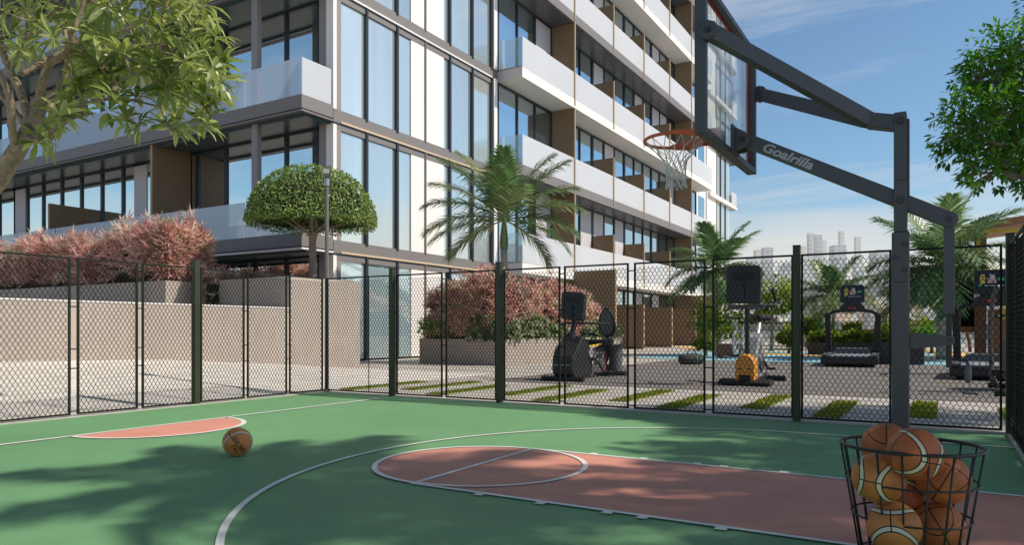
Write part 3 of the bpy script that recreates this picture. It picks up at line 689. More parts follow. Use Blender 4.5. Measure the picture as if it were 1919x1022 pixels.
# ================================================================ APARTMENT BUILDING
XF, YC, YBAL, YG, XOUT = -15.9, 15.97, 14.711, 16.3, -14.70
LZ = [0.0, 3.74, 7.75, 11.75, 15.75, 19.75, 23.75, 27.75]
bld = thing('apartment_building', 'tall white and grey apartment block with glass facade, brown fins and white glass balconies', 'building', (XF, YC, 0))
random.seed(11)
b = MB(); b.bx(-50, -16.25, 17.2, 62.9, 0, 28.2); b.build('light_block_core', M['mullion'], bld)  # added solid box behind the glass, there to block light
BAY = [25.36, 30.22, 34.84, 39.28, 43.80, 48.38, 53.5]
for i, z in enumerate(LZ[1:], 1):
    white = i % 2 == 1
    # slab with fascia wrapping the corner
    b = MB()
    b.bx(-50, XF, YBAL, YBAL+.1, z-.31, z+.08)
    b.bx(XF-.1, XF, YBAL+.1, YC-.003, z-.31, z+.08)
    b.bx(XF-.45, XF+.012, YC, 25.33, z-.40, z)
    b.bx(-50, XF-.1, YBAL+.1, 17.2, z-.35, z-.02)
    b.bx(XF-.05, XF+.0, YC+.14, 24.9, z-.62, z-.465)
    sl = b.build('floor_slab', M['grey_fascia'], bld)
    b = MB()
    b.bx(-50, XF+.018, YBAL-.018, YBAL+.12, z-.405, z-.355); b.bx(XF-.1, XF+.018, YBAL+.12, YC, z-.405, z-.355)
    b.build('drip_strip', M['white_strip'] if i == 1 else M['grey_fascia'], sl)
    b = MB(); b.bx(XF+.0121, XF+.04, YC+.3, 24.9, z-.40, z-.34); b.build('reveal_strip', M['beige_strip'] if i < 3 else M['white_strip'], sl)
    b = MB(); b.bx(XF-.02, XF+.006, YC, 24.95, z-.464, z-.405); b.build('shadow_gap', M['mullion'], sl)
    b = MB(); b.bx(-50, XF-.1, YBAL+.16, 17.2, z-.40, z-.351); b.bx(-50, XF-.16, YBAL+.3, YBAL+.4, z-.47, z-.401); b.bx(XF-.26, XF-.16, YBAL+.4, YC-.01, z-.47, z-.401)
    b.build('soffit', M['teal_soffit'], sl)
    # projecting balcony slab on the long side
    b = MB(); b.bx(XF-.3, XOUT, BAY[0], BAY[-1], z-.42, z-.015)
    bs_ = b.build('balcony_slab', M['white_render'] if white else M['grey_fascia'], bld)
    b = MB(); b.bx(XF-.1, XOUT-.05, BAY[0]+.003, BAY[-1]-.05, z-.014, z+.05); b.build('kerb', M['column_grey'], bs_)
    if not white:
        b = MB(); b.bx(XF-.3, XOUT-.1, BAY[0]+.1, BAY[-1]-.1, z-.45, z-.421); b.build('soffit', M['dark_soffit'], bs_)
    b = MB(); b.bx(XF+.02, XOUT-.002, BAY[0]-.004, BAY[0]-.0005, z-.42, z-.015); b.build('end_panel', M['pale_panel'], bs_)
    if i == 7: continue
    # balustrades
    for a, c_ in zip(BAY[:-1], BAY[1:]):
        b = MB(); b.bx(XOUT-.03, XOUT-.012, a+.05, c_-.05, z-.0, z+1.24); b.build('balustrade', M['rail_frit'], bld)
    b = MB(); b.bx(XF+.1, XOUT-.03, BAY[0]+.02, BAY[0]+.035, z, z+1.24); b.build('end_balustrade', M['rail_clear'], bld)
    # fins between the flats
    for k, y in enumerate(BAY[1:-1], 1):
        full = k in (1, 5); h = (LZ[i+1]-z-.43) if full else 2.2
        b = MB(); b.bx(XF-.02, XOUT-.035, y-.045, y+.045, z+.051, z+h); pf = b.build('privacy_fin', M['brown'], bld)
        b = MB(); b.bx(XOUT-.034, XOUT+.03, y-.05, y+.05, z-.30, z+h+.01); b.build('fin_edge', M['brown_edge'], pf)
    # left side balustrades
    for a, c_ in ((-50, -36.6), (-36.55, -29.35), (-29.3, -24.2), (-24.15, -18.4), (-18.35, XF-.01)):
        b = MB(); b.bx(a, c_, YBAL+.02, YBAL+.035, z+.08, z+1.17); b.build('balustrade', M['rail_shade_tint'], bld)
    b = MB(); b.bx(XF-.045, XF-.03, YBAL+.05, YC-.06, z+.08, z+1.17); b.build('balustrade', M['rail_frit'], bld)
    for x, h in ((-23.31, LZ[i+1]-z-.4), (-30.0, 2.2), (-40.5, LZ[i+1]-z-.4)):
        b = MB(); b.bx(x-.05, x+.05, YBAL+.12, YG-.0, z, z+h); pf = b.build('privacy_fin', M['brown'], bld)
        b = MB(); b.bx(x-.055, x+.055, YBAL+.1, YBAL+.119, z+.09, z+h); b.build('fin_edge', M['brown_edge'], pf)
    for x in (-18.24,):
        b = MB(); b.bx(x-.13, x+.13, YBAL+.25, YBAL+.42, z, LZ[i+1]-.4); b.build('column', M['column_grey'], bld)
MULL = [1.463, 2.976, 4.53, 6.027, 7.529, 8.93]
for i in range(7):
    z0 = LZ[i]; z1 = LZ[i+1]; base = z0 if i else .06
    # main glass front
    b = MB(); b.poly([(XF-.06, YC+.14, base), (XF-.06, 24.93, base), (XF-.06, 24.93, z1-.6), (XF-.06, YC+.14, z1-.6)])
    w = b.build('window', M['glass_e'] if i else M['glass_g'], bld)
    for o in MULL:
        b = MB(); br = abs(o-4.53) < .1; b.bx(XF-.058, XF+(.035 if br else .05), YC+o-(.03 if br else .045), YC+o+(.03 if br else .045), base-.05 if i else 0, z1-.405)
        b.build('mullion', M['mullion_brown'] if br else M['mullion'], w)
    b = MB(); b.bx(XF-.05, XF-.015, YC+3.75, YC+4.499, base, z1-.6); b.bx(XF-.05, XF-.015, YC+4.561, YC+5.66, base, z1-.6); b.build('cladding_panel', M['white_panel'], w)
    b = MB(); b.bx(XF-.3, XF+.0, YC-.001, YC+.139, z0, z1-.465); b.build('corner_trim', M['white_panel'], bld)
    b = MB(); b.bx(XF-.6, XF-.002, YC-.0, YG, z0+.0, z1-.405); b.build('corner_pier', M['column_grey'], bld)
    b = MB(); b.bx(XF-.2, XF+.10, 24.96, 25.20, z0, z1-.41); b.build('facade_fin', M['white_panel'], bld)
    # balcony windows, one per bay
    for k, (a, c_) in enumerate(zip(BAY[:-1], BAY[1:])):
        b = MB(); zt = z1-.43; zb = z0+.05
        np_ = 3; pw = (c_-a-.1)/np_
        for q in range(np_):
            b.cur = 1 if random.random() < .22 else 0
            b.poly([(XF-.03, a+.05+q*pw, zb), (XF-.03, a+.05+(q+1)*pw, zb), (XF-.03, a+.05+(q+1)*pw, zt), (XF-.03, a+.05+q*pw, zt)])
        w = b.build('window', [M['glass_b'], M['pale_panel']], bld)
        b = MB()
        for q in range(np_+1):
            y = a+.05+q*pw; b.bx(XF-.029, XF+.03, y-.04, y+.04, zb, zt-.09)
        b.bx(XF-.029, XF+.025, a+.09, c_-.09, zt-.088, zt); b.build('mullion', M['mullion'], w)
    # far pier and stair glazing
    b = MB(); b.bx(XF-.3, XF+.12, 56.0, 58.55, z0, z1-.001); b.build('white_pier', M['white_render'], bld)
    b = MB(); b.bx(XF-.3, XF+.0, 53.5, 56.0, z0, z1-.001); wp = b.build('white_pier', M['white_render'], bld)
    b = MB(); b.bx(XF-.001, XF+.02, 53.9, 55.6, z0+.9, z1-.55); b.build('pane', M['glass_b'], wp)
    b = MB(); b.bx(XF-.3, XF+.16, 58.6, 58.72, z0, z1-.001); b.build('facade_fin', M['brown_edge'], bld)
    b = MB(); b.poly([(XF+.05, 58.75, z0+.1), (XF+.05, 63.0, z0+.1), (XF+.05, 63.0, z1-.25), (XF+.05, 58.75, z1-.25)])
    w = b.build('window', M['glass_e'], bld); b = MB()
    for y in (60.1, 61.6): b.bx(XF+.051, XF+.12, y-.06, y+.06, z0+.1, z1-.25)
    b.build('mullion', M['mullion'], w)
    if i:
        b = MB(); b.bx(XF-1.6, XF+.35, 56.2, 63.06, z0-.24, z0+.09); b.bx(XF-1.5, XF+.3, 63.06, 64.9, z0-.2, z0+.02); q = b.build('stair_slab', M['grey_fascia'] if i % 2 == 0 else M['white_render'], bld)
        b = MB(); b.bx(XF-1.4, XF+.25, 64.8, 64.82, z0+.02, z0+1.2); b.bx(XF+.23, XF+.25, 63.1, 64.8, z0+.02, z0+1.2); b.build('balustrade', M['rail_frit'], bld)
    # short side glazing
    zt = z1-.47
    for (xa, xb, xs, gl) in ((-23.2, -16.5, (-16.8, -18.3, -19.8, -21.3, -22.85), 'glass_s'), (-34.8, -26.7, (-27.45, -28.9, -30.4, -31.9, -33.4, -34.75), 'glass_s'), (-25.9, -23.42, (-24.6,), 'glass_s'), (-50, -36.0, (-37.3, -38.9, -40.4, -42), 'glass_s')):
        b = MB(); b.poly([(xa, YG, z0), (xb, YG, z0), (xb, YG, zt), (xa, YG, zt)]); w = b.build('window', M[gl], bld)
        b = MB()
        for x in xs: b.bx(x-.06, x+.06, YG-.06, YG-.001, z0, zt)
        b.bx(xa, xb, YG-.05, YG-.001, zt+.001, zt+.065); b.build('mullion', M['mullion'], w)
    b = MB(); b.bx(-26.7, -25.9, YG-.03, YG+.05, z0, zt); b.build('cladding_panel', M['pale_panel'], bld)
    b = MB(); b.bx(-35.8, -34.9, YG-.03, YG+.05, z0, zt); b.build('cladding_panel', M['pale_panel'], bld)
# garden walls of the ground-floor flats
for k, y in enumerate(BAY[1:-1], 1):
    tall = k == 1
    b = MB(); b.bx(XF-.02, -12.72 if tall else -13.08, y-.06, y+.06, 0, 3.7 if tall else 2.28)
    if tall: b = MB(); b.bx(XOUT+.04, -12.68, y-.06, y+.06, 0, 3.7); b.bx(XF-.02, XOUT+.039, y-.06, y+.06, 0, 3.31)
    pf = b.build('privacy_fin', M['brown'], bld)
    b = MB(); xx = -12.68 if tall else -13.079; b.bx(xx, xx+.05, y-.065, y+.065, 0, 3.7 if tall else 2.28); b.build('fin_edge', M['brown_edge'], pf)
b = MB(); b.bx(XF-.3, XOUT+1.7, 48.3, 48.45, 0, 3.3); b.bx(XF, XOUT, 48.46, 56, 2.3, 3.3); b.build('privacy_fin', M['brown'], bld)
b = MB(); b.bx(XF-.06, XF+.03, 30.3, 53, 1.5, 2.25); b.build('reflection_band', M['brown'], bld)  # brown band painted in place of fins reflected in the glass

# ================================================================ RETAINING WALLS AND PLANTERS
XW = -13.292
b = MB(); b.bx(XW-.35, XW, -6, 11.94, -.05, 1.5); rw = b.build('retaining_wall', M['beige_wall'], None, origin=(XW, 6, 0))
tag(rw, 'long low beige rendered wall behind the side fence', 'wall')
b = MB(); b.bx(XW-.36, XW+.012, -6, 11.93, 1.501, 1.525); b.build('coping', M['white_strip'], rw)
b = MB(); b.bx(-45, XW-.351, -6, 11.93, 1.40, 1.46); b.bx(-45, XF-.05, 11.931, YG+.8, 1.40, 1.46); struct('terrace', b, M['paving'])
pl = thing('planter_wall', 'tall beige planter block at the end of the low wall, with the dome tree in it', 'planter', (-14.3, 13.1, 0))
b = MB(); b.bx(XW-.2, XW, 11.945, 14.333, -.05, 2.27); b.bx(-15.9, XW-.2, 11.945, 12.14, 0, 2.27); b.bx(-15.9, XW-.2, 14.14, 14.333, 0, 2.27); b.bx(-15.9, -15.7, 12.14, 14.14, 0, 2.27); b.build('wall', M['beige_wall'], pl, bevel=.01)
b = MB(); b.bx(-15.7, XW-.2, 12.14, 14.14, 1.9, 2.2); b.build('soil', M['soil'], pl)
pl = thing('planter_wall', 'raised taupe planter holding the long pink hedge behind the low wall', 'planter', (-20, 11.5, 1.46))
b = MB(); b.bx(-44, -16.5, 10.86, 11.05, 1.46, 2.22); b.bx(-16.7, -16.5, 11.05, 12.21, 1.46, 2.22); b.bx(-44, -16.5, 12.21, 12.4, 1.46, 2.22); b.build('wall', M['beige_wall'], pl)
b = MB(); b.bx(-44, -16.7, 11.05, 12.21, 1.5, 2.14); b.build('soil', M['soil'], pl)
pl = thing('planter_box', 'long low taupe planter box with pink and silver-green shrubs and a palm', 'planter', (-11.8, 20, 0))
b = MB(); b.bx(-13.25, -10.295, 16.80, 16.95, 0, .735); b.bx(-10.445, -10.295, 16.95, 25.26, 0, .735); b.bx(-13.25, -13.1, 16.95, 25.26, 0, .735); b.bx(-13.1, -10.445, 25.1, 25.26, 0, .735); b.build('wall', M['grey_wall'], pl, bevel=.008)
b = MB(); b.bx(-13.1, -10.445, 16.95, 25.1, .3, .66); b.build('soil', M['soil'], pl)
# ================================================================ VEGETATION
def rdir(rng, zmin=-1.0):
    while True:
        v = V((rng.uniform(-1, 1), rng.uniform(-1, 1), rng.uniform(-1, 1)))
        if .05 < v.length < 1 and v.z/v.length >= zmin: return v.normalized()
def branch_path(pts, n=4):
    """smooth a chain of points (Catmull-Rom)"""
    pts = [V(p) for p in pts]; out = []
    P = [pts[0]*2-pts[1]] + pts + [pts[-1]*2-pts[-2]]
    for i in range(1, len(P)-2):
        for k in range(n):
            t = k/n; a, b_, c_, d = P[i-1], P[i], P[i+1], P[i+2]
            out.append(.5*((2*b_) + (c_-a)*t + (2*a-5*b_+4*c_-d)*t*t + (3*b_-a-3*c_+d)*t**3))
    out.append(pts[-1]); return out

# ---- spreading tropical tree beside the side fence
rng = random.Random(21)
D = 8.6
def tp(x, y, dd=0.0): return at(x, y, D + dd)
lt = thing('broadleaf_tree', 'spreading tree with pale knobbly branches and long-leaved rosettes behind the side fence', 'tree', tuple(at(-210, 900, D).xy) + (.15,))
tk = MB(); tk.tube(branch_path([tuple(at(-210, 900, D).xy) + (.1,), tp(-150, 620), tp(-70, 430), tp(0, 330), tp(32, 282), tp(56, 240)]), [.15-.0032*k for k in range(21)], 12)
br = []
def limb(pts, r0, r1, mb=tk):
    q = branch_path([tp(*p) for p in pts], 5); n = len(q)
    mb.tube(q, [(r0 + (r1-r0)*k/(n-1))*(1+.10*sin(k*2.7)) for k in range(n)], 9); br.extend(q); return q
limb([(56, 242), (26, 208, .2), (0, 178, .3), (-60, 140, .5)], .045, .03)
limb([(30, 285), (22, 235, -.2), (20, 190, -.3), (5, 150, -.4), (-20, 110, -.5)], .05, .03)
limb([(57, 240), (42, 180, .2), (19, 132, .3), (4, 92, .3), (-6, 30, .3), (0, -40, .2)], .055, .03)
limb([(58, 240), (73, 190), (80, 150, -.1), (95, 118, -.1), (125, 98, -.2), (137, 58, -.3), (152, 18, -.3), (165, -40, -.4)], .06, .02)
limb([(60, 238), (86, 200, .3), (110, 165, .4), (122, 138, .4), (126, 100, .3), (120, 40, .5)], .05, .02)
limb([(125, 99, -.2), (170, 82, -.1), (220, 62, .1), (268, 36, .2), (300, 0, .3)], .035, .012)
limb([(124, 100, .3), (180, 95, .3), (240, 87, .4), (320, 78, .5), (380, 60, .5)], .032, .010)
limb([(50, 250), (62, 264, -.1), (95, 250, -.3), (122, 226, -.4), (140, 205, -.4), (165, 193, -.4), (210, 184, -.4), (250, 188, -.4), (300, 200, -.3)], .045, .010)
limb([(40, 140, .3), (75, 118, .4), (110, 100, .5), (160, 66, .6), (215, 20, .6), (240, -20, .6)], .035, .014)
limb([(205, 185, -.4), (217, 160, -.5), (250, 140, -.5), (300, 120, -.5)], .014, .006)
limb([(262, 90, .4), (285, 115, .2), (320, 146, .1), (360, 148, 0), (398, 140, 0)], .016, .006)
limb([(320, 146, .1), (350, 168, .1), (375, 190, .1), (395, 215, .1)], .010, .005)
limb([(240, 188, -.4), (235, 208, -.5), (250, 230, -.5)], .008, .005)
limb([(300, 200, -.3), (310, 225, -.3), (322, 243, -.3)], .008, .005)
limb([(20, 130, .3), (60, 60, .3), (75, 10, .3)], .03, .012); limb([(5, 95, .3), (60, 62, 0), (100, 20, -.2)], .022, .010)
lt_leaf = MB(); fl = MB()
def inpoly(x, y, P):
    c_ = False; j = len(P)-1
    for i in range(len(P)):
        if (P[i][1] > y) != (P[j][1] > y) and x < (P[j][0]-P[i][0])*(y-P[i][1])/(P[j][1]-P[i][1])+P[i][0]: c_ = not c_
        j = i
    return c_
crown = [(150, -60), (380, -60), (405, 5), (420, 35), (405, 60), (425, 95), (432, 120), (415, 150), (425, 190), (402, 222), (384, 240), (366, 205), (330, 195), (300, 200), (262, 180), (225, 190), (150, 130), (160, 60)]
spots = []
tries = 0
while len(spots) < 62 and tries < 6000:
    tries += 1; x, y = rng.uniform(130, 440), rng.uniform(-60, 250)
    if inpoly(x, y, crown) and all((x-a)**2+(y-b_)**2 > 21**2 for a, b_, _ in spots): spots.append((x, y, rng.uniform(-.75, .85)))
spots += [(235, 222, -.5), (258, 232, -.5), (312, 230, -.3), (330, 238, -.25), (205, 205, -.4), (72, 262, -.3), (92, 262, -.5), (115, 215, -.5), (128, 190, -.4), (150, 175, -.2), (138, 150, -.3), (108, 185, .6), (84, 232, .5),
          (160, 130, .4), (178, 150, .3), (190, 120, .2), (205, 140, -.2), (35, 88, -.4), (62, 78, .2), (22, 60, .3), (70, 40, -.2), (45, 15, .4), (95, 12, .2), (115, 50, .6), (150, 40, .5), (8, 20, -.5), (-30, 60, 0), (-60, 20, .3), (130, -20, 0), (60, -30, .2), (200, 90, .7), (170, 20, .8), (180, 65, -.6), (100, 70, -.5), (30, 100, .6), (145, 95, .8), (395, 205, .2), (412, 178, .1), (388, 232, .1), (415, 120, -.1)]
cen = tp(200, 120)
for (x, y, dd) in spots:
    p = tp(x, y, dd)
    q = min(br, key=lambda w: (w-p).length + .6*max(0, (w-cen).length-(p-cen).length))
    mid = (p+q)/2 + V((0, 0, -.05)); tk.tube(branch_path([q, mid, p], 4), [.012-.0008*k for k in range(9)], 6)
    ax = nrm((p-q)*1.0 + V((rng.uniform(-.3, .3), rng.uniform(-.3, .3), .25)))
    _, s, u = frame_of(ax); nl = rng.randint(11, 15); t0 = rng.uniform(.1, .75)
    for k in range(nl):
        a = 2*pi*k*.381966*1.0 + rng.uniform(-.2, .2); el = radians(rng.uniform(-5, 55))
        rad = s*cos(a) + u*sin(a); d = nrm(rad*cos(el) + ax*sin(el))
        lt_leaf.tint = min(1, max(0, t0*.55 + rng.gauss(.22, .17)))
        lt_leaf.bigleaf(p + d*.015 - ax*rng.uniform(0, .06), d, nrm(ax*.7 + V((0, 0, .6)) - d*.2), rng.uniform(.20, .33), rng.uniform(.058, .088), rng.uniform(.15, .6))
    if rng.random() < .26 and x > 150:
        h = p + ax*.07
        for k in range(26):
            fl.tint = rng.random(); fd = rdir(rng, -.1); fl.leaf(h + fd*rng.uniform(.01, .055), rdir(rng), fd, .026, .020)
tk.build('trunk', M['bark_pale'], lt, smooth=True)
lt_leaf.build('crown', M['frangipani'], lt); fl.build('blossom', M['blossom'], lt)

# ---- leafy shade trees
def leafy_tree(name, label, cat, base, lobes, trunk_h, leaf, mkey, L, W, dens, seed, group=None, core=True, bark='bark_grey', tr=.13):
    r_ = random.Random(seed); root = thing(name, label, cat, base, 0, group); B0 = V(base)
    t = MB(); top = B0 + V((0, 0, trunk_h)); t.tube(branch_path([B0, B0 + V((tr*.4, -tr*.3, trunk_h*.5)), top], 4), [tr*(1.15-.05*k) for k in range(9)], 10)
    lf = MB()
    for (c_, R) in lobes:
        c_ = B0 + V(c_); mid = (top+c_)/2 + V((0, 0, -.15*R)); t.tube(branch_path([top, mid, c_], 4), [tr*.62-(tr*.055)*k for k in range(9)], 7)
        ncl = int(dens*R*R)
        for j in range(ncl):
            d = rdir(r_, -.75); rr = R*(r_.uniform(.45, 1.0)**.6)*(1 + .16*sin(d.x*5+seed)+.12*sin(d.y*7)); p = c_ + V((d.x*rr, d.y*rr, d.z*rr*.86))
            if j % 3 == 0: t.tube([c_ + (p-c_)*.3, p], [.018*tr/.13, .005], 4, cap=False)
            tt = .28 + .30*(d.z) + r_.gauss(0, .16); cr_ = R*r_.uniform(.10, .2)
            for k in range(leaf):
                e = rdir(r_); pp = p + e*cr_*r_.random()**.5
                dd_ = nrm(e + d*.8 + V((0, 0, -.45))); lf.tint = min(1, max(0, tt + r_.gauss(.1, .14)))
                lf.leaf(pp, dd_, nrm(V((0, 0, 1)) + d*.5 + rdir(r_)*.5), L*r_.uniform(.7, 1.2), W*r_.uniform(.8, 1.15), .15, .15)
    t.build('trunk', M[bark], root, smooth=True); lf.build('crown', M[mkey], root)
    return root
def lobes_img(base, items):
    out = []
    for px, py, d, r in items: p = at(px, py, d); out.append((tuple(p - V(base)), r))
    return out
bt = tuple(at(2230, 800, 7.8).xy) + (0,)
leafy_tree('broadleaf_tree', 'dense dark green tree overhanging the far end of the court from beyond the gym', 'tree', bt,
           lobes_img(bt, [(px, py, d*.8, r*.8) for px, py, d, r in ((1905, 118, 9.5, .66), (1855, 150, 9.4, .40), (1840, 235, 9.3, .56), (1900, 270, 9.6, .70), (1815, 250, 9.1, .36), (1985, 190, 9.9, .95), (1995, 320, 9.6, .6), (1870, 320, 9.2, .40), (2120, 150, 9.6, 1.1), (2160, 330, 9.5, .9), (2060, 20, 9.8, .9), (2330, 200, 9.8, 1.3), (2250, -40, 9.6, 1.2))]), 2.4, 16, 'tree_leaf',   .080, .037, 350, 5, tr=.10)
def cf(l, d, z): return V((FW[0]*d+RT[0]*l, FW[1]*d+RT[1]*l, z))
SHB = tuple(cf(6.6, 4.4, 0))
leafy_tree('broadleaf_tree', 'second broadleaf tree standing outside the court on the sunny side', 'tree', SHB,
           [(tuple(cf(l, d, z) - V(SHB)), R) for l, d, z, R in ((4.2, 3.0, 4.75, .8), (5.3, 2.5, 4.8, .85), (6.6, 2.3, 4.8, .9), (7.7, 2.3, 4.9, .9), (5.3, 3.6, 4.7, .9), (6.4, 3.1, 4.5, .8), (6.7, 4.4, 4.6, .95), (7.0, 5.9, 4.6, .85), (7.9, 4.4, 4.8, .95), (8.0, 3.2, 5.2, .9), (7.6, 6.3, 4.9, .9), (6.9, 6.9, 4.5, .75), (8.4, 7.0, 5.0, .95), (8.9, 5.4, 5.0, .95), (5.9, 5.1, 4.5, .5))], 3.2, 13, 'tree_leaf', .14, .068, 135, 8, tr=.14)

# ---- dome tree
rng = random.Random(3)
DT = (-14.22, 13.52, 2.15)
dt = thing('dome_tree', 'clipped dome-shaped tree on a slim trunk above the tall beige planter', 'tree', DT)
cz = 3.78; RX = 1.66; RZ = 1.50
t = MB(); t.tube(branch_path([DT, (DT[0]+.02, DT[1], 2.8), (DT[0]-.03, DT[1]+.03, 3.5), (DT[0], DT[1], 4.1)], 4), [.13, .12, .115, .11, .105, .10, .10, .095, .09, .085, .08, .07, .06], 12)
t.tube(branch_path([(DT[0], DT[1], 3.15), (DT[0]+.07, DT[1]+.05, 3.5), (DT[0]+.10, DT[1]+.03, 3.95)], 4), .05, 8)
for k in range(9):
    a = 2*pi*k/9+rng.uniform(-.2, .2); R = rng.uniform(.7, 1.2)
    t.tube(branch_path([(DT[0], DT[1], 3.5), (DT[0]+.5*R*cos(a), DT[1]+.5*R*sin(a), 3.72), (DT[0]+R*cos(a), DT[1]+R*sin(a), 3.9+rng.uniform(0, .2))], 3), [.035, .03, .026, .02, .016, .012, .008], 6)
t.build('trunk', M['bark_grey'], dt, smooth=True)
cr = MB()
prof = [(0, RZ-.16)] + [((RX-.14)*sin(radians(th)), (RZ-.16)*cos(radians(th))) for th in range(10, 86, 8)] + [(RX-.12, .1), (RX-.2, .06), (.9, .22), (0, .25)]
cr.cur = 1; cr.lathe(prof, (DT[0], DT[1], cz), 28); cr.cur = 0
for k in range(15200):
    if k < 11000:
        u = rng.random()**.92; th = math.acos(1-u); a = rng.uniform(0, 2*pi); d = V((sin(th)**.86*cos(a), sin(th)**.86*sin(a), cos(th)))
        lump = 1 + .010*sin(a*9+th*6) + .008*sin(a*17-th*11)
        p = V((DT[0] + d.x*RX*lump, DT[1] + d.y*RX*lump, cz + d.z*RZ*lump)) - d*rng.random()*.07
        nn = d
    elif k < 12200:
        a = rng.uniform(0, 2*pi); p = V((DT[0] + RX*cos(a)*rng.uniform(.93, 1.0), DT[1] + RX*sin(a)*rng.uniform(.93, 1.0), cz + rng.uniform(-.10, .1))); d = V((cos(a), sin(a), -.3)); nn = d
    else:
        a = rng.uniform(0, 2*pi); rr = RX*sqrt(rng.random()); p = V((DT[0] + rr*cos(a), DT[1] + rr*sin(a), cz + .02 + .2*(1-rr/RX) + rng.uniform(-.08, .08))); d = V((0, 0, -1)); nn = d
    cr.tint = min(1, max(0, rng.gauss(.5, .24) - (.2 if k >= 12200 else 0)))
    cr.leaf(p, nrm(nn*.35 + rdir(rng)), nrm(nn + rdir(rng)*.7), rng.uniform(.05, .08), rng.uniform(.032, .05), .1)
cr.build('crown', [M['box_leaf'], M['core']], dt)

# ---- palms
def make_palm(label, base, trunk_h, fl_, nf, seed, tr=.09, shaft=.55, elev=(-25, 78), group=None, leaves=74, wid=.047, grey=False, fronds=None, lw=.41):
    r_ = random.Random(seed); root = thing('palm_tree', label, 'palm', base, 0, group); B0 = V(base)
    t = MB(); n = 12
    lean = V((r_.uniform(-.03, .03), r_.uniform(-.03, .03), 0))*trunk_h
    pts = [B0 + lean*(k/n)**2 + V((0, 0, trunk_h*k/n)) for k in range(n+1)]
    t.tube(pts, [tr*(1.2-.35*k/n)*(1+.03*(k % 2)) for k in range(n+1)], 12); t.build('trunk', M['palm_trunk'], root, smooth=True)
    top = pts[-1]; s_ = MB(); s_.tube([top + V((0, 0, shaft*k/6)) for k in range(7)], [tr*1.02, tr*1.12, tr*1.1, tr*.95, tr*.8, tr*.62, tr*.42], 12); s_.build('crownshaft', M['crownshaft'], root, smooth=True)
    hub = top + V((0, 0, shaft*.92))
    for k in range(nf):
        if fronds: az, el, fs = fronds[k]; az = radians(az); el = radians(el)
        else: az = 2*pi*k*.381966 + r_.uniform(-.25, .25); q = (k+.5)/nf; el = radians(elev[1] + (elev[0]-elev[1])*q**.8 + r_.uniform(-6, 6)); fs = r_.uniform(.85, 1.1)
        Lf = fl_*fs; hd_ = V((cos(az), sin(az), 0)); p = hub.copy(); ang = el; path = [p.copy()]; seg_n = 14
        droop = radians(r_.uniform(48, 72))*(1 if el > 0 else .7)*(.5 if el > .85 else .7 if el > .5 else .95)
        for j in range(seg_n):
            ang = el - droop*((j+1)/seg_n)**1.5
            p = p + (hd_*cos(ang) + V((0, 0, sin(ang))))*(Lf/seg_n); path.append(p.copy())
        f = MB(); f.tint = .75; f.tube(path, [.024*fl_/2*(1-.9*j/seg_n)+.003 for j in range(seg_n+1)], 5)
        side = nrm(V((0, 0, 1)).cross(hd_)); tb = r_.gauss(.42, .14)
        for j in range(leaves):
            tt = .14 + .86*(j+.5)/leaves; x = tt*seg_n; i0 = min(int(x), seg_n-1); c_ = path[i0].lerp(path[i0+1], x-i0); tg = nrm(path[i0+1]-path[i0]); up_ = nrm(side.cross(tg))
            if up_.z < 0: up_ = -up_
            ll = fl_*lw*(sin(pi*min(1, .12+tt*.86))**.55)*r_.uniform(.9, 1.08)
            for sg in (-1, 1):
                d = nrm(side*sg*(.95-.4*tt) + tg*(.4+.6*tt) + up_*r_.uniform(.0, .3))
                f.tint = min(1, max(0, tb + r_.gauss(0, .22) + (.12 if sg > 0 else 0)))
                s2 = nrm(d.cross(up_)); w = wid*fl_/2*r_.uniform(.8, 1.15); n0 = len(f.v)
                m_ = c_ + d*ll*.5 + V((0, 0, -.03*ll)); e = c_ + d*ll*.96 + V((0, 0, -r_.uniform(.14, .4)*ll))
                f.v += [tuple(c_ + s2*w*.25), tuple(c_ - s2*w*.25), tuple(m_ - s2*w*.5), tuple(m_ + s2*w*.5), tuple(e)]
                f.face((n0, n0+1, n0+2, n0+3)); f.face((n0+3, n0+2, n0+4))
        f.build('frond', M['palm_leaf'], root)
    return root
pb = at(947, 600, 21.4)
# azimuths: 31 deg = image right, 211 = image left, 121 = away, 301 = toward the camera
make_palm('palm with a green crownshaft rising from the pink-shrub planter before the glass front', (pb.x, pb.y, .6), 3.05-.6+.35, 2.0, 17, 14, tr=.11, shaft=.95,
          lw=.46, fronds=[(31, 66, 1.25), (24, 54, 1.3), (40, 42, 1.25), (28, 28, 1.2), (36, 12, 1.15), (22, -6, 1.1), (45, -22, .95), (211, 68, 1.25), (218, 56, 1.3), (204, 44, 1.28), (214, 30, 1.25), (206, 14, 1.25), (220, -2, 1.15), (200, -18, 1.0),
                  (301, 74, 1.1), (290, 52, 1.0), (315, 40, .95), (270, 30, .95), (335, 28, .95), (121, 78, 1.3), (110, 60, 1.3), (140, 48, 1.2), (85, 40, 1.1), (160, 36, 1.15), (60, 52, 1.2), (185, 52, 1.2), (250, 46, 1.0), (350, 50, 1.05), (300, 8, .75)])
pb = at(1340, 640, 27.5)
make_palm('shorter palm at the far end of the building beside the round green bush', (pb.x, pb.y, 0), 2.75, 2.1, 20, 23, tr=.1, shaft=.6, elev=(-20, 80))
pb = at(1765, 640, 24)
make_palm('large pale-trunked palm standing behind the hoop pole', (pb.x, pb.y, 0), 2.6, 2.6, 24, 37, tr=.15, shaft=.6, elev=(-30, 82), leaves=60, wid=.045)
pb = at(1562, 640, 36)
make_palm('small dark palm behind the fence under the distant towers', (pb.x, pb.y, 0), 2.3, 2.3, 15, 41, tr=.08, shaft=.4, elev=(-10, 72))
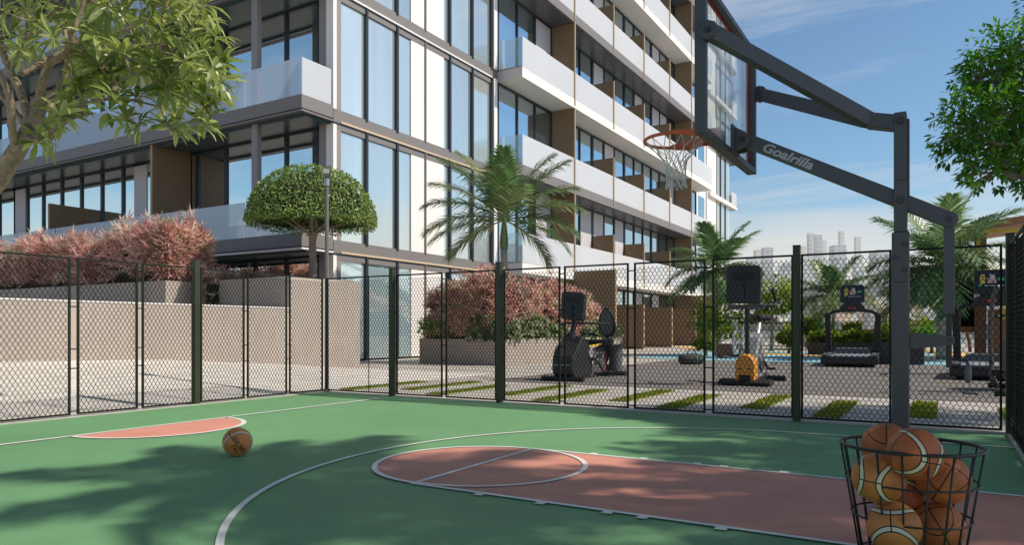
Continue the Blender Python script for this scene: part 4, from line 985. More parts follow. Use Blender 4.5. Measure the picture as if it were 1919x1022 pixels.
make_palm('tall palm outside the court whose fronds shade the near floor', tuple(cf(4.2, 3.95, 0)), 4.75, 2.6, 12, 52, tr=.12, shaft=.6, wid=.05, leaves=34, lw=.24, fronds=[(211, 25, 1.1), (195, 12, 1.05), (228, 10, 1.0), (180, 25, .95), (245, 22, .95), (160, 15, .8), (262, 14, .8), (120, 30, .7), (300, 25, .7), (31, 45, .7), (60, 30, .7), (345, 30, .7)])

# ---- pink hedges and low shrubs
def shrub_mass(name, label, cat, x0, x1, y0, y1, z0, hfun, n, mkey, L, W, seed, rosette=9, upright=.55, group=None, core=.72, org=None):
    r_ = random.Random(seed); lf = MB()
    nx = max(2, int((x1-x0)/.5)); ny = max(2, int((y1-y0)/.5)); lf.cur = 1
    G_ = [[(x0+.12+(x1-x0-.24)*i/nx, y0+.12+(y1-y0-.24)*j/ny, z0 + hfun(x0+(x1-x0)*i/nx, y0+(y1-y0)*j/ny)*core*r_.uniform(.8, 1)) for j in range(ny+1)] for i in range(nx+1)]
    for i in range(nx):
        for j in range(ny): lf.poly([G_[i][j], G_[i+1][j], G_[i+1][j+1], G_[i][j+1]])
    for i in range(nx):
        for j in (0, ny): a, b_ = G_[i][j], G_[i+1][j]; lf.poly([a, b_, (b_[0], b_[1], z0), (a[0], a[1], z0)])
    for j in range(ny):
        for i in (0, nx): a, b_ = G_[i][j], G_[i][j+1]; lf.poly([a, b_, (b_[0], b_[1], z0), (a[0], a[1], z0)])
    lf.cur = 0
    for k in range(n):
        q = r_.random(); x, y = r_.uniform(x0, x1), r_.uniform(y0, y1); h = hfun(x, y)
        if q < .42: z = z0 + h*(r_.uniform(.82, 1.06) if q > .035 else r_.uniform(1.05, 1.2)); out = V((0, 0, 1))
        elif q < .72: y = y0 + r_.uniform(-.12, .12); z = z0 + h*r_.uniform(.12, .97); out = V((0, -1, .35))
        else: x = x1 + r_.uniform(-.14, .12); z = z0 + h*r_.uniform(.12, .97); out = V((1, 0, .35))
        p = V((x, y, z)); t0 = r_.gauss(.5, .28) + .12*sin(x*2.3+y*1.7); ax = nrm(out*.6 + V((0, 0, upright)) + rdir(r_)*.55); _, s, u = frame_of(ax)
        for m_ in range(rosette):
            a = 2*pi*m_*.381966; el = radians(r_.uniform(15, 80)); d = nrm((s*cos(a)+u*sin(a))*cos(el) + ax*sin(el))
            lf.tint = min(1, max(0, t0 + r_.gauss(0, .16)))
            lf.leaf(p, d, nrm(ax + rdir(r_)*.3), L*r_.uniform(.6, 1.15), W*r_.uniform(.7, 1.1), .2, r_.uniform(.05, .35))
    o = lf.build(name, [M[mkey], M['core']], None, origin=org or ((x0+x1)/2, (y0+y1)/2, z0))
    return tag(o, label, cat, group)
shrub_mass('pink_hedge', 'long pink-leaved hedge in the raised planter behind the low wall', 'hedge', -40, -16.85, 10.98, 12.2, 2.15,
           lambda x, y: 1.24 + .10*sin(x*1.05+.6)+.10*sin(x*2.6) + .1*sin(x*5.3+y*4) + (.16 if x > -19.2 else 0), 4600, 'pink_leaf', .36, .042, 7, 11)
shrub_mass('pink_hedge', 'pink-leaved shrubs in the low planter box before the glass front', 'hedge', -13.0, -10.75, 16.95, 24.2, .62,
           lambda x, y: 1.62 + .13*sin(y*1.9) + .10*sin(x*3+y) - (.55 if y > 23.2 else 0) - (.25 if x < -12.6 else 0), 2600, 'pink_leaf', .27, .042, 9, 10, upright=.9)
shrub_mass('silver_shrub', 'low silver-green shrubs in front of the pink ones in the planter box', 'shrub', -11.5, -10.35, 16.86, 20.6, .62,
           lambda x, y: .62 + .14*sin(y*2.1) + .08*sin(x*5), 900, 'silver_leaf', .12, .06, 13, 12, core=.6)
shrub_mass('silver_shrub', 'small silver-green shrub patch behind the recumbent bike at the end of the planter box', 'shrub', -11.4, -10.3, 22.4, 25.1, .62,
           lambda x, y: .55 + .12*sin(y*3), 500, 'silver_leaf', .12, .06, 15, 12, core=.6)
shrub_mass('dark_shrub', 'dark spiky shrub at the shaded corner of the planter box', 'shrub', -13.2, -12.3, 16.8, 17.6, .62, lambda x, y: .62, 130, 'box_leaf', .26, .03, 17, 12, core=.5, upright=.8)
shrub_mass('pink_hedge', 'thin strip of pink-brown plants beside the tall beige planter', 'hedge', -16.2, -15.95, 11.6, 13.6, 1.46, lambda x, y: 1.0, 120, 'pink_leaf', .2, .04, 19, 9)

# ---- grass strips in the paving
gxs = [.585, -.345, -1.275, -2.205, -3.14, -4.0, -4.95, -5.85, -6.82, -7.72, -8.62]
nm = ['first', 'second', 'third', 'fourth', 'fifth', 'sixth', 'seventh', 'eighth', 'ninth', 'tenth', 'eleventh']
for k, gx in enumerate(gxs):
    r_ = random.Random(100+k); y0 = 8.8 if k % 2 == 0 else 9.3; y1 = y0+2.05; g_ = MB(); g_.cur = 1
    g_.bx(gx, gx+.29, y0, y1, 0, .012); g_.cur = 0
    for q in range(1500):
        p = V((gx+r_.uniform(0, .29), y0+r_.uniform(0, y1-y0), .01)); d = nrm(V((r_.uniform(-.6, .6), r_.uniform(-.6, .6), 1)))
        g_.tint = min(1, max(0, r_.gauss(.5, .25))); g_.leaf(p, d, rdir(r_), r_.uniform(.014, .034), .011, .1)
    o = g_.build('grass_strip', [M['grass'], M['turf']], None, origin=(gx+.145, (y0+y1)/2, 0))
    tag(o, nm[k] + ' lawn strip in the paving, counted from the corner by the ball basket', 'grass strip', 'lawn strips set in the paving')
# ================================================================ GYM EQUIPMENT
def hull_box(mb, secs):
    """loft through rectangular/polygonal sections: list of point rings"""
    n = len(secs[0]); b0 = len(mb.v)
    for s in secs: mb.v += [tuple(p) for p in s]
    for k in range(len(secs)-1):
        for j in range(n): mb.face((b0+k*n+j, b0+k*n+(j+1) % n, b0+(k+1)*n+(j+1) % n, b0+(k+1)*n+j))
    mb.face(tuple(b0+j for j in reversed(range(n)))); mb.face(tuple(b0+(len(secs)-1)*n+j for j in range(n)))
def console(root, c, w, h, th, tilt, screen_front, mname='black_plastic', rounded=.04, lean=0.0):
    """slanted display; screen on -Y side if screen_front else on +Y side"""
    b = MB(); c = V(c); ux = V((1, 0, lean)); uz = V((0, sin(tilt), cos(tilt))); un = V((0, -cos(tilt), sin(tilt)))
    def P(x, z, o): return c + ux*x + uz*z + un*o
    r = rounded; out = [(-w/2+r, -h/2), (w/2-r, -h/2), (w/2, -h/2+r), (w/2, h/2-r), (w/2-r, h/2), (-w/2+r, h/2), (-w/2, h/2-r), (-w/2, -h/2+r)]
    hull_box(b, [[P(x*.97, z*.97, th/2) for x, z in out], [P(x, z, th/2-.015) for x, z in out], [P(x, z, -th/2+.02) for x, z in out], [P(x*.94, z*.94, -th/2) for x, z in out]])
    o = b.build('console', M[mname], root)
    sgn = 1 if screen_front else -1; f = th/2+.002
    def rect(x0, x1, z0, z1, key, nm_='screen', e=0.0):
        q = MB(); q.poly([P(x0*w, z0*h, sgn*(f+e)), P(x1*w, z0*h, sgn*(f+e)), P(x1*w, z1*h, sgn*(f+e)), P(x0*w, z1*h, sgn*(f+e))][::sgn]); return q.build(nm_, M[key], o)
    if screen_front:
        rect(-.42, .42, -.12, .42, 'screen')
        rect(-.33, -.18, .0, .34, 'scr_yellow', 'screen_tile', .002); rect(-.12, .14, .02, .20, 'scr_pink', 'screen_tile', .002); rect(-.05, .10, .2, .34, 'scr_white', 'screen_tile', .002)
        rect(.18, .36, .10, .2, 'scr_green', 'screen_tile', .002); rect(-.36, -.26, -.09, -.02, 'scr_green', 'screen_tile', .002); rect(-.2, .36, -.09, -.06, 'scr_white', 'screen_tile', .002)
    else:
        q = MB(); q.poly([P(-.3*w, .08*h, f), P(.3*w, .08*h, f), P(.3*w, .30*h, f), P(-.3*w, .30*h, f)]); q.build('vent', M['black_rubber'], o)
        q = MB(); hull_box(q, [[P(x, z, f-.002) for x, z in ((-.04, -h*.4), (.04, -h*.4), (.02, .0), (-.02, .0))], [P(x, z, f+.03) for x, z in ((-.03, -h*.4), (.03, -h*.4), (.015, -.02), (-.015, -.02))]]); q.build('stalk_cover', M['black_plastic'], o)
    return o

# ---- recumbent bike
RX_, RY_ = -6.25, 13.0
rb_ = thing('recumbent_bike', 'black recumbent exercise bike with an oval mesh backrest before the pink planter', 'exercise bike', (RX_, RY_, 0))
def W(x, y, z): return V((RX_+x, RY_+y, z))
b = MB(); b.tube([W(-.48, -.62, .05), W(.42, -.62, .05)], .05, 10); b.build('front_foot', M['black_plastic'], rb_, smooth=False)
b = MB(); b.tube([W(-.36, 1.55, .06), W(.42, 1.55, .06)], .055, 10); b.build('rear_foot', M['grey_plastic'], rb_)
prof = [(-.55, .06), (-.68, .22), (-.64, .45), (-.42, .66), (-.2, .86), (.02, .82), (.2, .6), (.28, .3), (.26, .08)]
b = MB(); b.prism([W(-.24, y, z) for y, z in prof], (.44, 0, 0)); b.build('drive_housing', M['black_plastic'], rb_, bevel=.03)
b = MB(); b.lathe([(0, .02), (.30, .02), (.33, 0), (.33, -.05)], W(-.241, -.27, .40), 28, (-1, 0, 0)); b.build('flywheel_cover', M['black_rubber'], rb_, smooth=False)
b = MB(); lay_text(b, text_geom('MATRIX', .085, 0, .001, 1.25), lambda x, y: W(-.02+x, -.685+.02+ (y*.02), .30+y) + V((0, -.02, 0))); b.build('lettering', M['silver_text'], rb_)
b = MB(); b.prism([W(-.22, -.655, .14), W(.18, -.655, .14), W(.18, -.69, .28), W(.18, -.65, .5), W(-.22, -.65, .5), W(-.22, -.69, .28)], (0, .05, 0)); b.build('front_plate', M['black_plastic'], rb_)
b = MB(); b.tube(branch_path([W(-.02, -.25, .7), W(-.02, -.2, .95), W(0, -.12, 1.25)], 4), .055, 10); b.build('mast', M['black_plastic'], rb_, smooth=True)
console(rb_, W(.0, -.2, 1.46), .50, .56, .13, .14, False, lean=-.10)
b = MB(); b.tube(branch_path([W(-.36, -.1, 1.10), W(-.2, -.12, 1.13), W(0, -.12, 1.13), W(.2, -.12, 1.13), W(.42, .3, 1.12), W(.44, .5, 1.12)], 3), .024, 8); b.build('handlebar', M['black_rubber'], rb_, smooth=True)
b = MB(); b.beam(W(0, 0, .22), W(.05, 1.55, .16), .14, .18); b.beam(W(0, .1, .4), W(.05, 1.2, .62), .12, .14); b.beam(W(.05, .9, .2), W(.05, 1.25, .6), .16, .3); b.build('frame', M['grey_plastic'], rb_, bevel=.012)
b = MB(); b.beam(W(.16, .05, .66), W(.16, .8, .7), .03, .025); b.build('yellow_trim', M['yellow_trim'], rb_)
b = MB(); hull_box(b, [[W(x*k, 1.0+y*k, z) for x, y in ((-.26, -.22), (.26, -.22), (.28, .2), (-.28, .2))] for z, k in ((.66, .85), (.72, 1), (.79, .96))]); b.build('seat', M['black_rubber'], rb_, bevel=.02)
b = MB(); oval = [(.20*sin(a)*(1+.18*sin(a*1)), .30*cos(a)) for a in [2*pi*k/28 for k in range(28)]]
b.prism([W(.02 + x, 1.37 + z*.12, 1.15 - z) for x, z in [(sin(a)*.15*(1+.22*cos(a)), .285*cos(a)) for a in [2*pi*k/28 for k in range(28)]]], (0, .05, .006)); bk_ = b.build('backrest', M['grey_plastic'], rb_)
b = MB(); b.tube([W(.02 + sin(a)*.175*(1+.22*cos(a)), 1.40 + .29*cos(a)*.12, 1.15 + .30*cos(a)*-1) for a in [2*pi*k/28 for k in range(28)]], .026, 7, closed=True); b.tube([W(.02, 1.42, .85), W(.02, 1.3, .74)], .045, 8); b.build('rim', M['black_plastic'], bk_, smooth=True)
b = MB(); b.lathe([(.14, .12), (.15, .15), (.13, .18), (.15, .22), (.13, .25), (.15, .29), (.13, .32), (.15, .36), (.13, .39), (.15, .43), (.13, .46), (.15, .5), (.13, .54), (.16, .6), (.2, .68)], W(.28, 1.25, 0), 16); b.build('bellows', M['grey_plastic'], rb_, smooth=True)
b = MB(); b.tube([W(.12, 1.05, .12), W(.12, 1.08, .5)], .03, 8); b.build('red_strut', M['red_plastic'], rb_)
for s in (-1, 1):
    b = MB(); b.tube(branch_path([W(.32*s, .75, .82), W(.34*s, 1.0, .84), W(.34*s, 1.3, .9), W(.2*s, 1.42, .86)], 3), .028, 8); b.build('side_handle', M['black_rubber'], rb_, smooth=True)
    b = MB(); b.beam(W(.27*s, .18, .42), W(.27*s, .42, .36), .11, .05); b.tube([W(.19*s, .25, .38), W(.27*s, .3, .40)], .02, 6); b.build('pedal', M['grey_plastic'], rb_)
b = MB(); b.lathe([(.02, .0), (.085, .0), (.085, .02), (.02, .02)], W(.201, .14, .52), 18, (1, 0, 0)); b.build('crank_disc', M['silver_frame'], rb_)

# ---- upright bike with orange shroud
UX, UY = -3.0, 13.15
ub = thing('upright_bike', 'upright exercise bike with an orange front shroud and black display', 'exercise bike', (UX, UY, 0))
def W(x, y, z): return V((UX+x, UY+y, z))
b = MB(); b.prism([W(-.46, y, z) for y, z in ((-.22, .02), (-.22, .07), (-.1, .12), (.1, .12), (.14, .02))], (.9, 0, 0)); b.build('front_foot', M['black_rubber'], ub, bevel=.02)
b = MB(); b.tube([W(-.3, 1.45, .06), W(.4, 1.45, .06)], .055, 10); b.build('rear_foot', M['black_rubber'], ub)
out = [(-.2, .1), (.2, .1), (.205, .34)] + [(.205*cos(a), .36 + .205*sin(a)) for a in [pi*k/14 for k in range(1, 14)]] + [(-.205, .34)]
b = MB(); hull_box(b, [[W(x*.80, -.16, .09+(z-.09)*.96) for x, z in out], [W(x*.87, -.1, z) for x, z in out], [W(x*.85, .10, z) for x, z in out]]); sh = b.build('shroud', M['orange_plastic'], ub)
b = MB(); b.poly([W(-.10, -.163, .1), W(.10, -.163, .1), W(.10, -.163, .2), (W(-.10, -.163, .2))]); b.build('wheel_slot', M['black_rubber'], sh)
b = MB()
for x in (-.08, .08): b.lathe([(.018, 0), (.018, .004), (0, .004)], W(x, -.162, .30), 10, (0, -1, 0))
b.build('screw', M['black_rubber'], sh)
b = MB(); b.beam(W(0, .1, .12), W(0, 1.45, .1), .13, .12); b.build('base_rail', M['black_plastic'], ub, bevel=.01)
b = MB(); b.prism([W(-.13, y, z) for y, z in ((.2, .12), (.2, .52), (.45, .86), (.72, .95), (.86, .78), (.9, .3), (.8, .12))], (.26, 0, 0)); b.build('body', M['silver_frame'], ub, bevel=.03)
b = MB(); b.prism([W(-.137, y, z) for y, z in ((.3, .2), (.3, .5), (.5, .78), (.6, .74), (.55, .2))], (.274, 0, 0)); b.build('body_cover', M['grey_plastic'], ub)
b = MB(); b.tube([W(0, .05, .54), W(0, .02, 1.45)], .042, 10); b.build('mast', M['black_plastic'], ub)
console(ub, W(-.03, -.08, 1.80), .60, .68, .12, .10, False, lean=-.04)
b = MB(); hull_box(b, [[W(x*k, .08+y*k, z) for x, y in ((-.32, -.1), (.32, -.1), (.28, .18), (-.28, .18))] for z, k in ((1.36, .9), (1.40, 1), (1.45, .98))]); b.build('tray', M['grey_plastic'], ub, bevel=.012)
for s in (-1, 1):
    b = MB(); b.tube(branch_path([W(.26*s, .1, 1.42), W(.36*s, .2, 1.44), W(.40*s, .5, 1.48), W(.36*s, .42, 1.74)], 4), .03, 8); b.build('handlebar', M['black_rubber'], ub, smooth=True)
    b = MB(); b.tube([W(.14*s, .55, .4), W(.2*s, .55, .4), W(.21*s, .55+.17*s, .4-.12*s)], .022, 8); b.beam(W(.21*s, .52+.17*s, .4-.12*s), W(.36*s, .52+.17*s, .4-.12*s), .12, .04); b.build('pedal', M['black_plastic'], ub)
b = MB(); b.tube([W(.02, .72, .86), W(.02, .98, 1.17)], .045, 10); b.build('seat_post', M['silver_frame'], ub)
b = MB(); hull_box(b, [[W(.03+x*k, 1.02+y*k, z) for x, y in ((-.03, -.2), (.03, -.2), (.19, .06), (.17, .17), (0, .2), (-.17, .17), (-.19, .06))] for z, k in ((1.16, .7), (1.21, 1), (1.27, .96), (1.285, .8))]); b.build('seat', M['black_rubber'], ub, smooth=False, bevel=.012)
b = MB(); b.lathe([(0, .03), (.16, .03), (.18, 0), (.18, -.03)], W(.14, .55, .4), 22, (1, 0, 0)); b.build('crank_disc', M['grey_plastic'], ub)

# ---- treadmills
def treadmill(label, loc, rz):
    root = thing('treadmill', label, 'treadmill', (0, 0, 0), 0, 'treadmills facing away from the court')
    b = MB(); hull_box(b, [[V((x, y, z)) for x, z in ((-.68, .07), (.68, .07), (.70, .13), (.69, .27), (-.69, .27), (-.70, .13))] for y in (.02, .12, 2.9)]); b.build('deck', M['black_plastic'], root, bevel=.04)
    for s in (-1, 1):
        b = MB(); b.bx(.50*s if s > 0 else -.69, .69 if s > 0 else -.50, .05, 2.4, .281, .33); b.build('side_rail', M['grey_plastic'], root, bevel=.01)
        b = MB(); b.tube([(.55*s, .3, 0), (.55*s, .3, .07)], .05, 10); b.tube([(.55*s, 2.6, 0), (.55*s, 2.6, .07)], .05, 10); b.build('foot', M['black_rubber'], root)
        b = MB(); b.beam((.64*s, 2.45, .2), (.66*s, 2.2, 1.45), .12, .15); b.build('upright', M['black_plastic'], root, bevel=.015)
        b = MB(); b.tube(branch_path([(.66*s, 2.25, 1.42), (.64*s, 1.95, 1.46), (.62*s, 1.35, 1.44)], 4), .045, 10); b.build('handrail', M['black_rubber'], root, smooth=True)
    b = MB(); b.bx(-.499, .499, .1, 2.3, .2805, .30); b.build('belt', M['belt'], root)
    b = MB(); hull_box(b, [[V((x*k, 2.3+y, z)) for x, y in ((-.5, 0), (.5, 0), (.55, .55), (-.55, .55))] for z, k in ((.2, 1), (.40, .96), (.46, .8))]); b.build('motor_hood', M['grey_plastic'], root, bevel=.03)
    b = MB(); b.tube(branch_path([(-.68, 2.2, 1.42), (-.45, 2.22, 1.53), (0, 2.24, 1.56), (.45, 2.22, 1.53), (.68, 2.2, 1.42)], 5), .05, 10); b.build('crossbar', M['black_plastic'], root, smooth=True)
    b = MB(); hull_box(b, [[V((x*k, 2.22+y, z)) for x, y in ((-.34, -.16), (.34, -.16), (.3, .1), (-.3, .1))] for z, k in ((1.55, 1), (1.66, .95), (1.73, .7))]); q = b.build('control_panel', M['black_plastic'], root, bevel=.015)
    b = MB(); b.box((0, 2.04, 1.62), (.2, .03, .05)); b.build('stop_button', M['red_plastic'], q)
    for s in (-1, 1): b = MB(); b.lathe([(.05, 0), (.055, .1), (.05, .1), (0, .02)], (.27*s, 2.12, 1.68), 12); b.build('cup_holder', M['silver_frame'], q)
    console(root, (0, 2.26, 2.0), .64, .60, .1, .12, True)
    return root
t1 = treadmill('treadmill with an open view of its full deck, farther from the fence', (0, 0, 0), 0)
t2 = copy_tree(t1); t2['label'] = 'nearer treadmill partly hidden by the fence corner post, in front of the timber pavilion'
t1.location = (-2.12, 20.8, 0); t1.rotation_euler = (0, 0, .06); t1.matrix_basis = Matrix.Translation((-2.12, 20.8, 0)) @ Matrix.Rotation(.06, 4, 'Z')
t2.location = (.80, 16.6, 0); t2.rotation_euler = (0, 0, -.05); t2.matrix_basis = Matrix.Translation((.80, 16.6, 0)) @ Matrix.Rotation(-.05, 4, 'Z')

# ---- cross trainer at the fence corner
CX_, CY_ = .98, 13.4
ct = thing('cross_trainer', 'black cross trainer with tall bent arm poles beside the fence corner', 'cross trainer', (CX_, CY_, 0))
def W(x, y, z): return V((CX_+x, CY_+y, z))
b = MB(); b.beam(W(0, -.5, .06), W(0, 1.4, .06), .12, .09); b.tube([W(-.32, -.45, .05), W(.32, -.45, .05)], .045, 10); b.tube([W(-.32, 1.35, .05), W(.32, 1.35, .05)], .045, 10); b.build('base_frame', M['black_plastic'], ct)
for s in (-1, 1):
    b = MB(); b.tube(branch_path([W(.30*s, .45, .12), W(.33*s, .25, .6), W(.34*s, .2, 1.1), W(.30*s, .05, 1.52), W(.26*s, -.18, 1.66)], 5), .034, 9); b.build('arm_pole', M['grey_plastic'], ct, smooth=True)
    b = MB(); b.tube(branch_path([W(.30*s, .4, .5), W(.32*s, .0, .34), W(.3*s, -.35, .24), W(.28*s, -.4, .14)], 4), .026, 8); b.beam(W(.26*s, -.25, .36), W(.26*s, .2, .4), .16, .05); b.build('pedal', M['black_rubber'], ct)
b = MB(); b.lathe([(0, .14), (.34, .12), (.40, .03), (.40, -.03), (.34, -.12), (0, -.14)], W(0, .95, .52), 26, (1, 0, 0)); b.build('flywheel_cover', M['black_plastic'], ct, smooth=False)
b = MB(); b.tube([W(0, .6, .2), W(0, .42, 1.35)], .05, 10); b.tube(branch_path([W(-.26, .2, 1.2), W(0, .38, 1.24), W(.26, .2, 1.2)], 5), .026, 8); b.build('mast', M['black_plastic'], ct)
console(ct, W(.05, .36, 1.5), .42, .3, .07, .3, True)

# ---- grey spin bike farther off
SX, SY = -6.1, 25.6
sb = thing('spin_bike', 'silver spin bike seen small between the mast of the upright bike and the round bush', 'exercise bike', (SX, SY, 0))
def W(x, y, z): return V((SX+x, SY+y, z))
b = MB(); b.lathe([(.3, .03), (.42, .03), (.42, -.03), (.3, -.03), (.3, .03)], W(0, -.45, .55), 26, (1, 0, 0)); b.lathe([(.0, .02), (.1, .02), (.1, -.02), (0, -.02)], W(0, -.45, .55), 12, (1, 0, 0)); b.build('flywheel', M['silver_frame'], sb)
b = MB(); b.beam(W(0, -.5, .6), W(0, .4, .5), .09, .12); b.beam(W(0, .1, .1), W(0, .55, 1.2), .08, .1); b.beam(W(0, -.35, .6), W(0, -.5, 1.35), .08, .1); b.beam(W(0, -.5, .6), W(0, -.75, .08), .07, .08); b.beam(W(0, .3, .5), W(0, .7, .08), .07, .08); b.tube([W(-.35, -.75, .06), W(.35, -.75, .06)], .045, 8); b.tube([W(-.35, .7, .06), W(.35, .7, .06)], .045, 8); b.build('frame', M['silver_frame'], sb, bevel=.01)
b = MB(); hull_box(b, [[W(x*k, .58+y*k, z) for x, y in ((-.04, -.2), (.04, -.2), (.16, .1), (0, .2), (-.16, .1))] for z, k in ((1.2, .8), (1.25, 1), (1.3, .9))]); b.build('seat', M['black_rubber'], sb)
b = MB(); b.tube(branch_path([W(-.25, -.9, 1.5), W(-.25, -.55, 1.42), W(0, -.5, 1.38), W(.25, -.55, 1.42), W(.25, -.9, 1.5)], 4), .03, 8); b.build('handlebar', M['black_rubber'], sb, smooth=True)

# ---- duffel bag
DX, DY = -6.15, 20.2
df = thing('duffel_bag', 'round grey duffel bag lying on the gym floor', 'bag', (DX, DY, 0), .55)
def W(x, y, z): c_, s_ = cos(.55), sin(.55); return V((DX+x*c_-y*s_, DY+x*s_+y*c_, z))
b = MB(); b.lathe([(0, -.34), (.10, -.34), (.145, -.29), (.165, -.1), (.168, .05), (.15, .27), (.11, .34), (0, .34)], W(0, 0, .16), 20, W(1, 0, 0)-W(0, 0, 0)); b.build('body', M['duffel'], df, smooth=True)
b = MB(); b.tube(branch_path([W(-.12, -.05, .31), W(-.08, 0, .41), W(0, .02, .45), W(.08, 0, .41), W(.12, -.05, .31)], 4), .014, 6); b.build('handle', M['black_rubber'], df, smooth=True)
b = MB(); b.lathe([(.171, 0), (.168, .035)], W(.12, 0, .16), 22, W(1, 0, 0)-W(0, 0, 0)); b.build('strap', M['strap_green'], df)
b = MB(); b.lathe([(0, .0), (.09, .0), (.09, .01), (0, .01)], W(-.345, 0, .16), 18, W(-1, 0, 0)-W(0, 0, 0)); b.build('end_patch', M['black_rubber'], df)

# ================================================================ PLAYGROUND EDGE
def planter_box(label, x0, x1, y0, y1, h, mk, plant=None, seed=1, ph=.4, group=None):
    t = thing('planter_box', label, 'planter', ((x0+x1)/2, (y0+y1)/2, 0), 0, group); w = .06
    b = MB(); b.bx(x0, x1, y0, y0+w, 0, h); b.bx(x0, x1, y1-w, y1, 0, h); b.bx(x0, x0+w, y0+w, y1-w, 0, h); b.bx(x1-w, x1, y0+w, y1-w, 0, h); b.build('wall', M[mk], t)
    b = MB(); b.bx(x0+w, x1-w, y0+w, y1-w, .1, h-.05); b.build('soil', M['soil'], t)
    return t
planter_box('dark square planter box standing behind the hoop pole', -1.75, -.45, 23.2, 24.3, .62, 'dark_box')
planter_box('long dark planter box with a trimmed green hedge behind the farther treadmill', -4.6, -1.9, 30.5, 31.3, .5, 'dark_box')
shrub_mass('low_hedge', 'trimmed bright green hedge in the long dark planter box behind the farther treadmill', 'hedge', -4.55, -1.95, 30.55, 31.25, .45, lambda x, y: .38 + .06*sin(x*6), 420, 'bush_leaf', .17, .09, 31, 10, core=.75)
def bush(label, px, d, z, R, seed, mk='bush_leaf', pot=None, name='round_bush', group=None, L=.13, n=14, trunk=0.0):
    p = at(px, 618, d); base = (p.x, p.y, 0)
    r_ = leafy_tree(name, label, 'bush' if trunk < .5 else 'tree', base, [((0, 0, z), R), ((R*.5, -.1*R, z-.18*R), R*.62), ((-R*.55, .05, z-.12*R), R*.6)], max(.15, z-R*.7), n, mk, L, L*.5, 60/(R*R)+28, seed, group, tr=.05+.04*R)
    return r_
bush('round bright green bush under the shorter palm at the end of the building', 1345, 26.5, 1.55, .95, 61)
bush('large leafy green tree behind the display of the upright bike', 1446, 33, 2.45, 1.1, 62, L=.2, trunk=1)
bush('small bush left of the planter pot under the round bush', 1322, 27.5, .5, .42, 63, L=.1)
bush('yellow-green bush behind the hoop pole, beside the pale palm trunk', 1716, 34, .9, .95, 64, L=.17)
bush('dark green low bush in front of the pale palm trunk', 1745, 30, .72, .6, 65, 'tree_leaf', L=.15)
bush('leafy bush just beyond the fence post, at the side of the pergola', 1512, 38, 1.1, .55, 66, L=.2, trunk=1)
bush('small round dark green bush under the pergola near its left post', 1541, 36, .9, .55, 67, 'tree_leaf', L=.14)
bush('small green bush framed by the arch of the farther treadmill', 1603, 42, .9, .6, 68, L=.22)
bush('bright green tree top showing over the timber pavilion slats', 1795, 46, 4.2, 1.9, 69, L=.3, trunk=1)
bush('green bush under the crossbar end of the farther treadmill', 1665, 44, .9, .55, 70, L=.22)
bush('olive green bush between the upright bike seat and the fence post', 1478, 30, .7, .45, 71, L=.16)
pt_ = thing('plant_pot', 'square brown plant pot with a small bush at the end of the building', 'plant pot', tuple(at(1362, 618, 25).xy) + (0,))
q = at(1362, 618, 25); b = MB(); hull_box(b, [[V((q.x+x*k, q.y+y*k, z)) for x, y in ((-.3, -.3), (.3, -.3), (.3, .3), (-.3, .3))] for z, k in ((0, .85), (.5, 1), (.5, .9), (.46, .88))]); b.build('pot', M['terracotta'], pt_)
lf = MB(); r_ = random.Random(5)
for k in range(420):
    d = rdir(r_, -.1); lf.tint = min(1, max(0, r_.gauss(.5, .25))); lf.leaf(V((q.x, q.y, .72)) + V((d.x*.34, d.y*.34, d.z*.3)), nrm(d + rdir(r_)*.5), rdir(r_), .13, .07)
lf.build('plant', M['bush_leaf'], pt_)

# white pergola on slim posts
pgY = 46.0
def gx(px, Y): r_ = ray(px); return r_[0]/r_[1]*Y
pg = thing('pergola', 'white flat-roofed pergola on round white posts beyond the playground', 'pergola', (gx(1590, pgY), pgY, 0))
xa, xb = gx(1498, pgY), gx(1712, pgY)
b = MB(); b.bx(xa, xb, pgY-1.2, pgY+2.6, 3.0, 3.35); b.bx(xa-.3, xb+.3, pgY-1.5, pgY-1.2, 2.8, 3.45); b.build('roof', M['white_paint'], pg)
for px in (1512, 1552, 1627, 1692):
    for dy in (0, 2.2): b = MB(); b.tube([(gx(px, pgY), pgY-.6+dy, 0), (gx(px, pgY), pgY-.6+dy, 3.0)], .26, 14); b.build('post', M['white_paint'], pg, smooth=True)
# low glass parapet along the edge of the deck
pr = thing('parapet', 'long low glass parapet with a steel rail along the edge of the deck', 'railing', (-3, 52, 0))
b = MB(); b.tube([(-12.5, 52, 1.3), (14, 52, 1.3)], .05, 8); b.build('handrail', M['steel'], pr)
for k in range(11):
    x = -12.5+k*2.4; b = MB(); b.bx(x+.05, x+2.35, 51.98, 52.02, .1, 1.25); b.build('pane', M['rail_clear'], pr)
    b = MB(); b.bx(x-.04, x+.04, 51.95, 52.05, 0, 1.3); b.build('post', M['steel'], pr)
# climbing arch
ar_ = thing('climbing_arch', 'thin dark arched climbing bar between the hoop pole and the pale palm trunk', 'play equipment', (gx(1725, 38), 38, 0))
cx_ = gx(1722, 38); b = MB(); b.tube([(cx_-2.0*cos(pi*k/20), 38, 2.6*sin(pi*k/20)) for k in range(21)], .06, 8); b.build('arch', M['timber_dark'], ar_, smooth=True)
b = MB(); b.tube([(cx_-2.0*cos(pi*k/20), 38.9, 2.6*sin(pi*k/20)) for k in range(21)], .06, 8); b.build('arch', M['timber_dark'], ar_, smooth=True)
b = MB()
for k in range(2, 19): b.tube([(cx_-2.0*cos(pi*k/20), 38.0, 2.6*sin(pi*k/20)), (cx_-2.0*cos(pi*k/20), 38.9, 2.6*sin(pi*k/20))], .025, 6)
b.build('rung', M['timber_dark'], ar_)
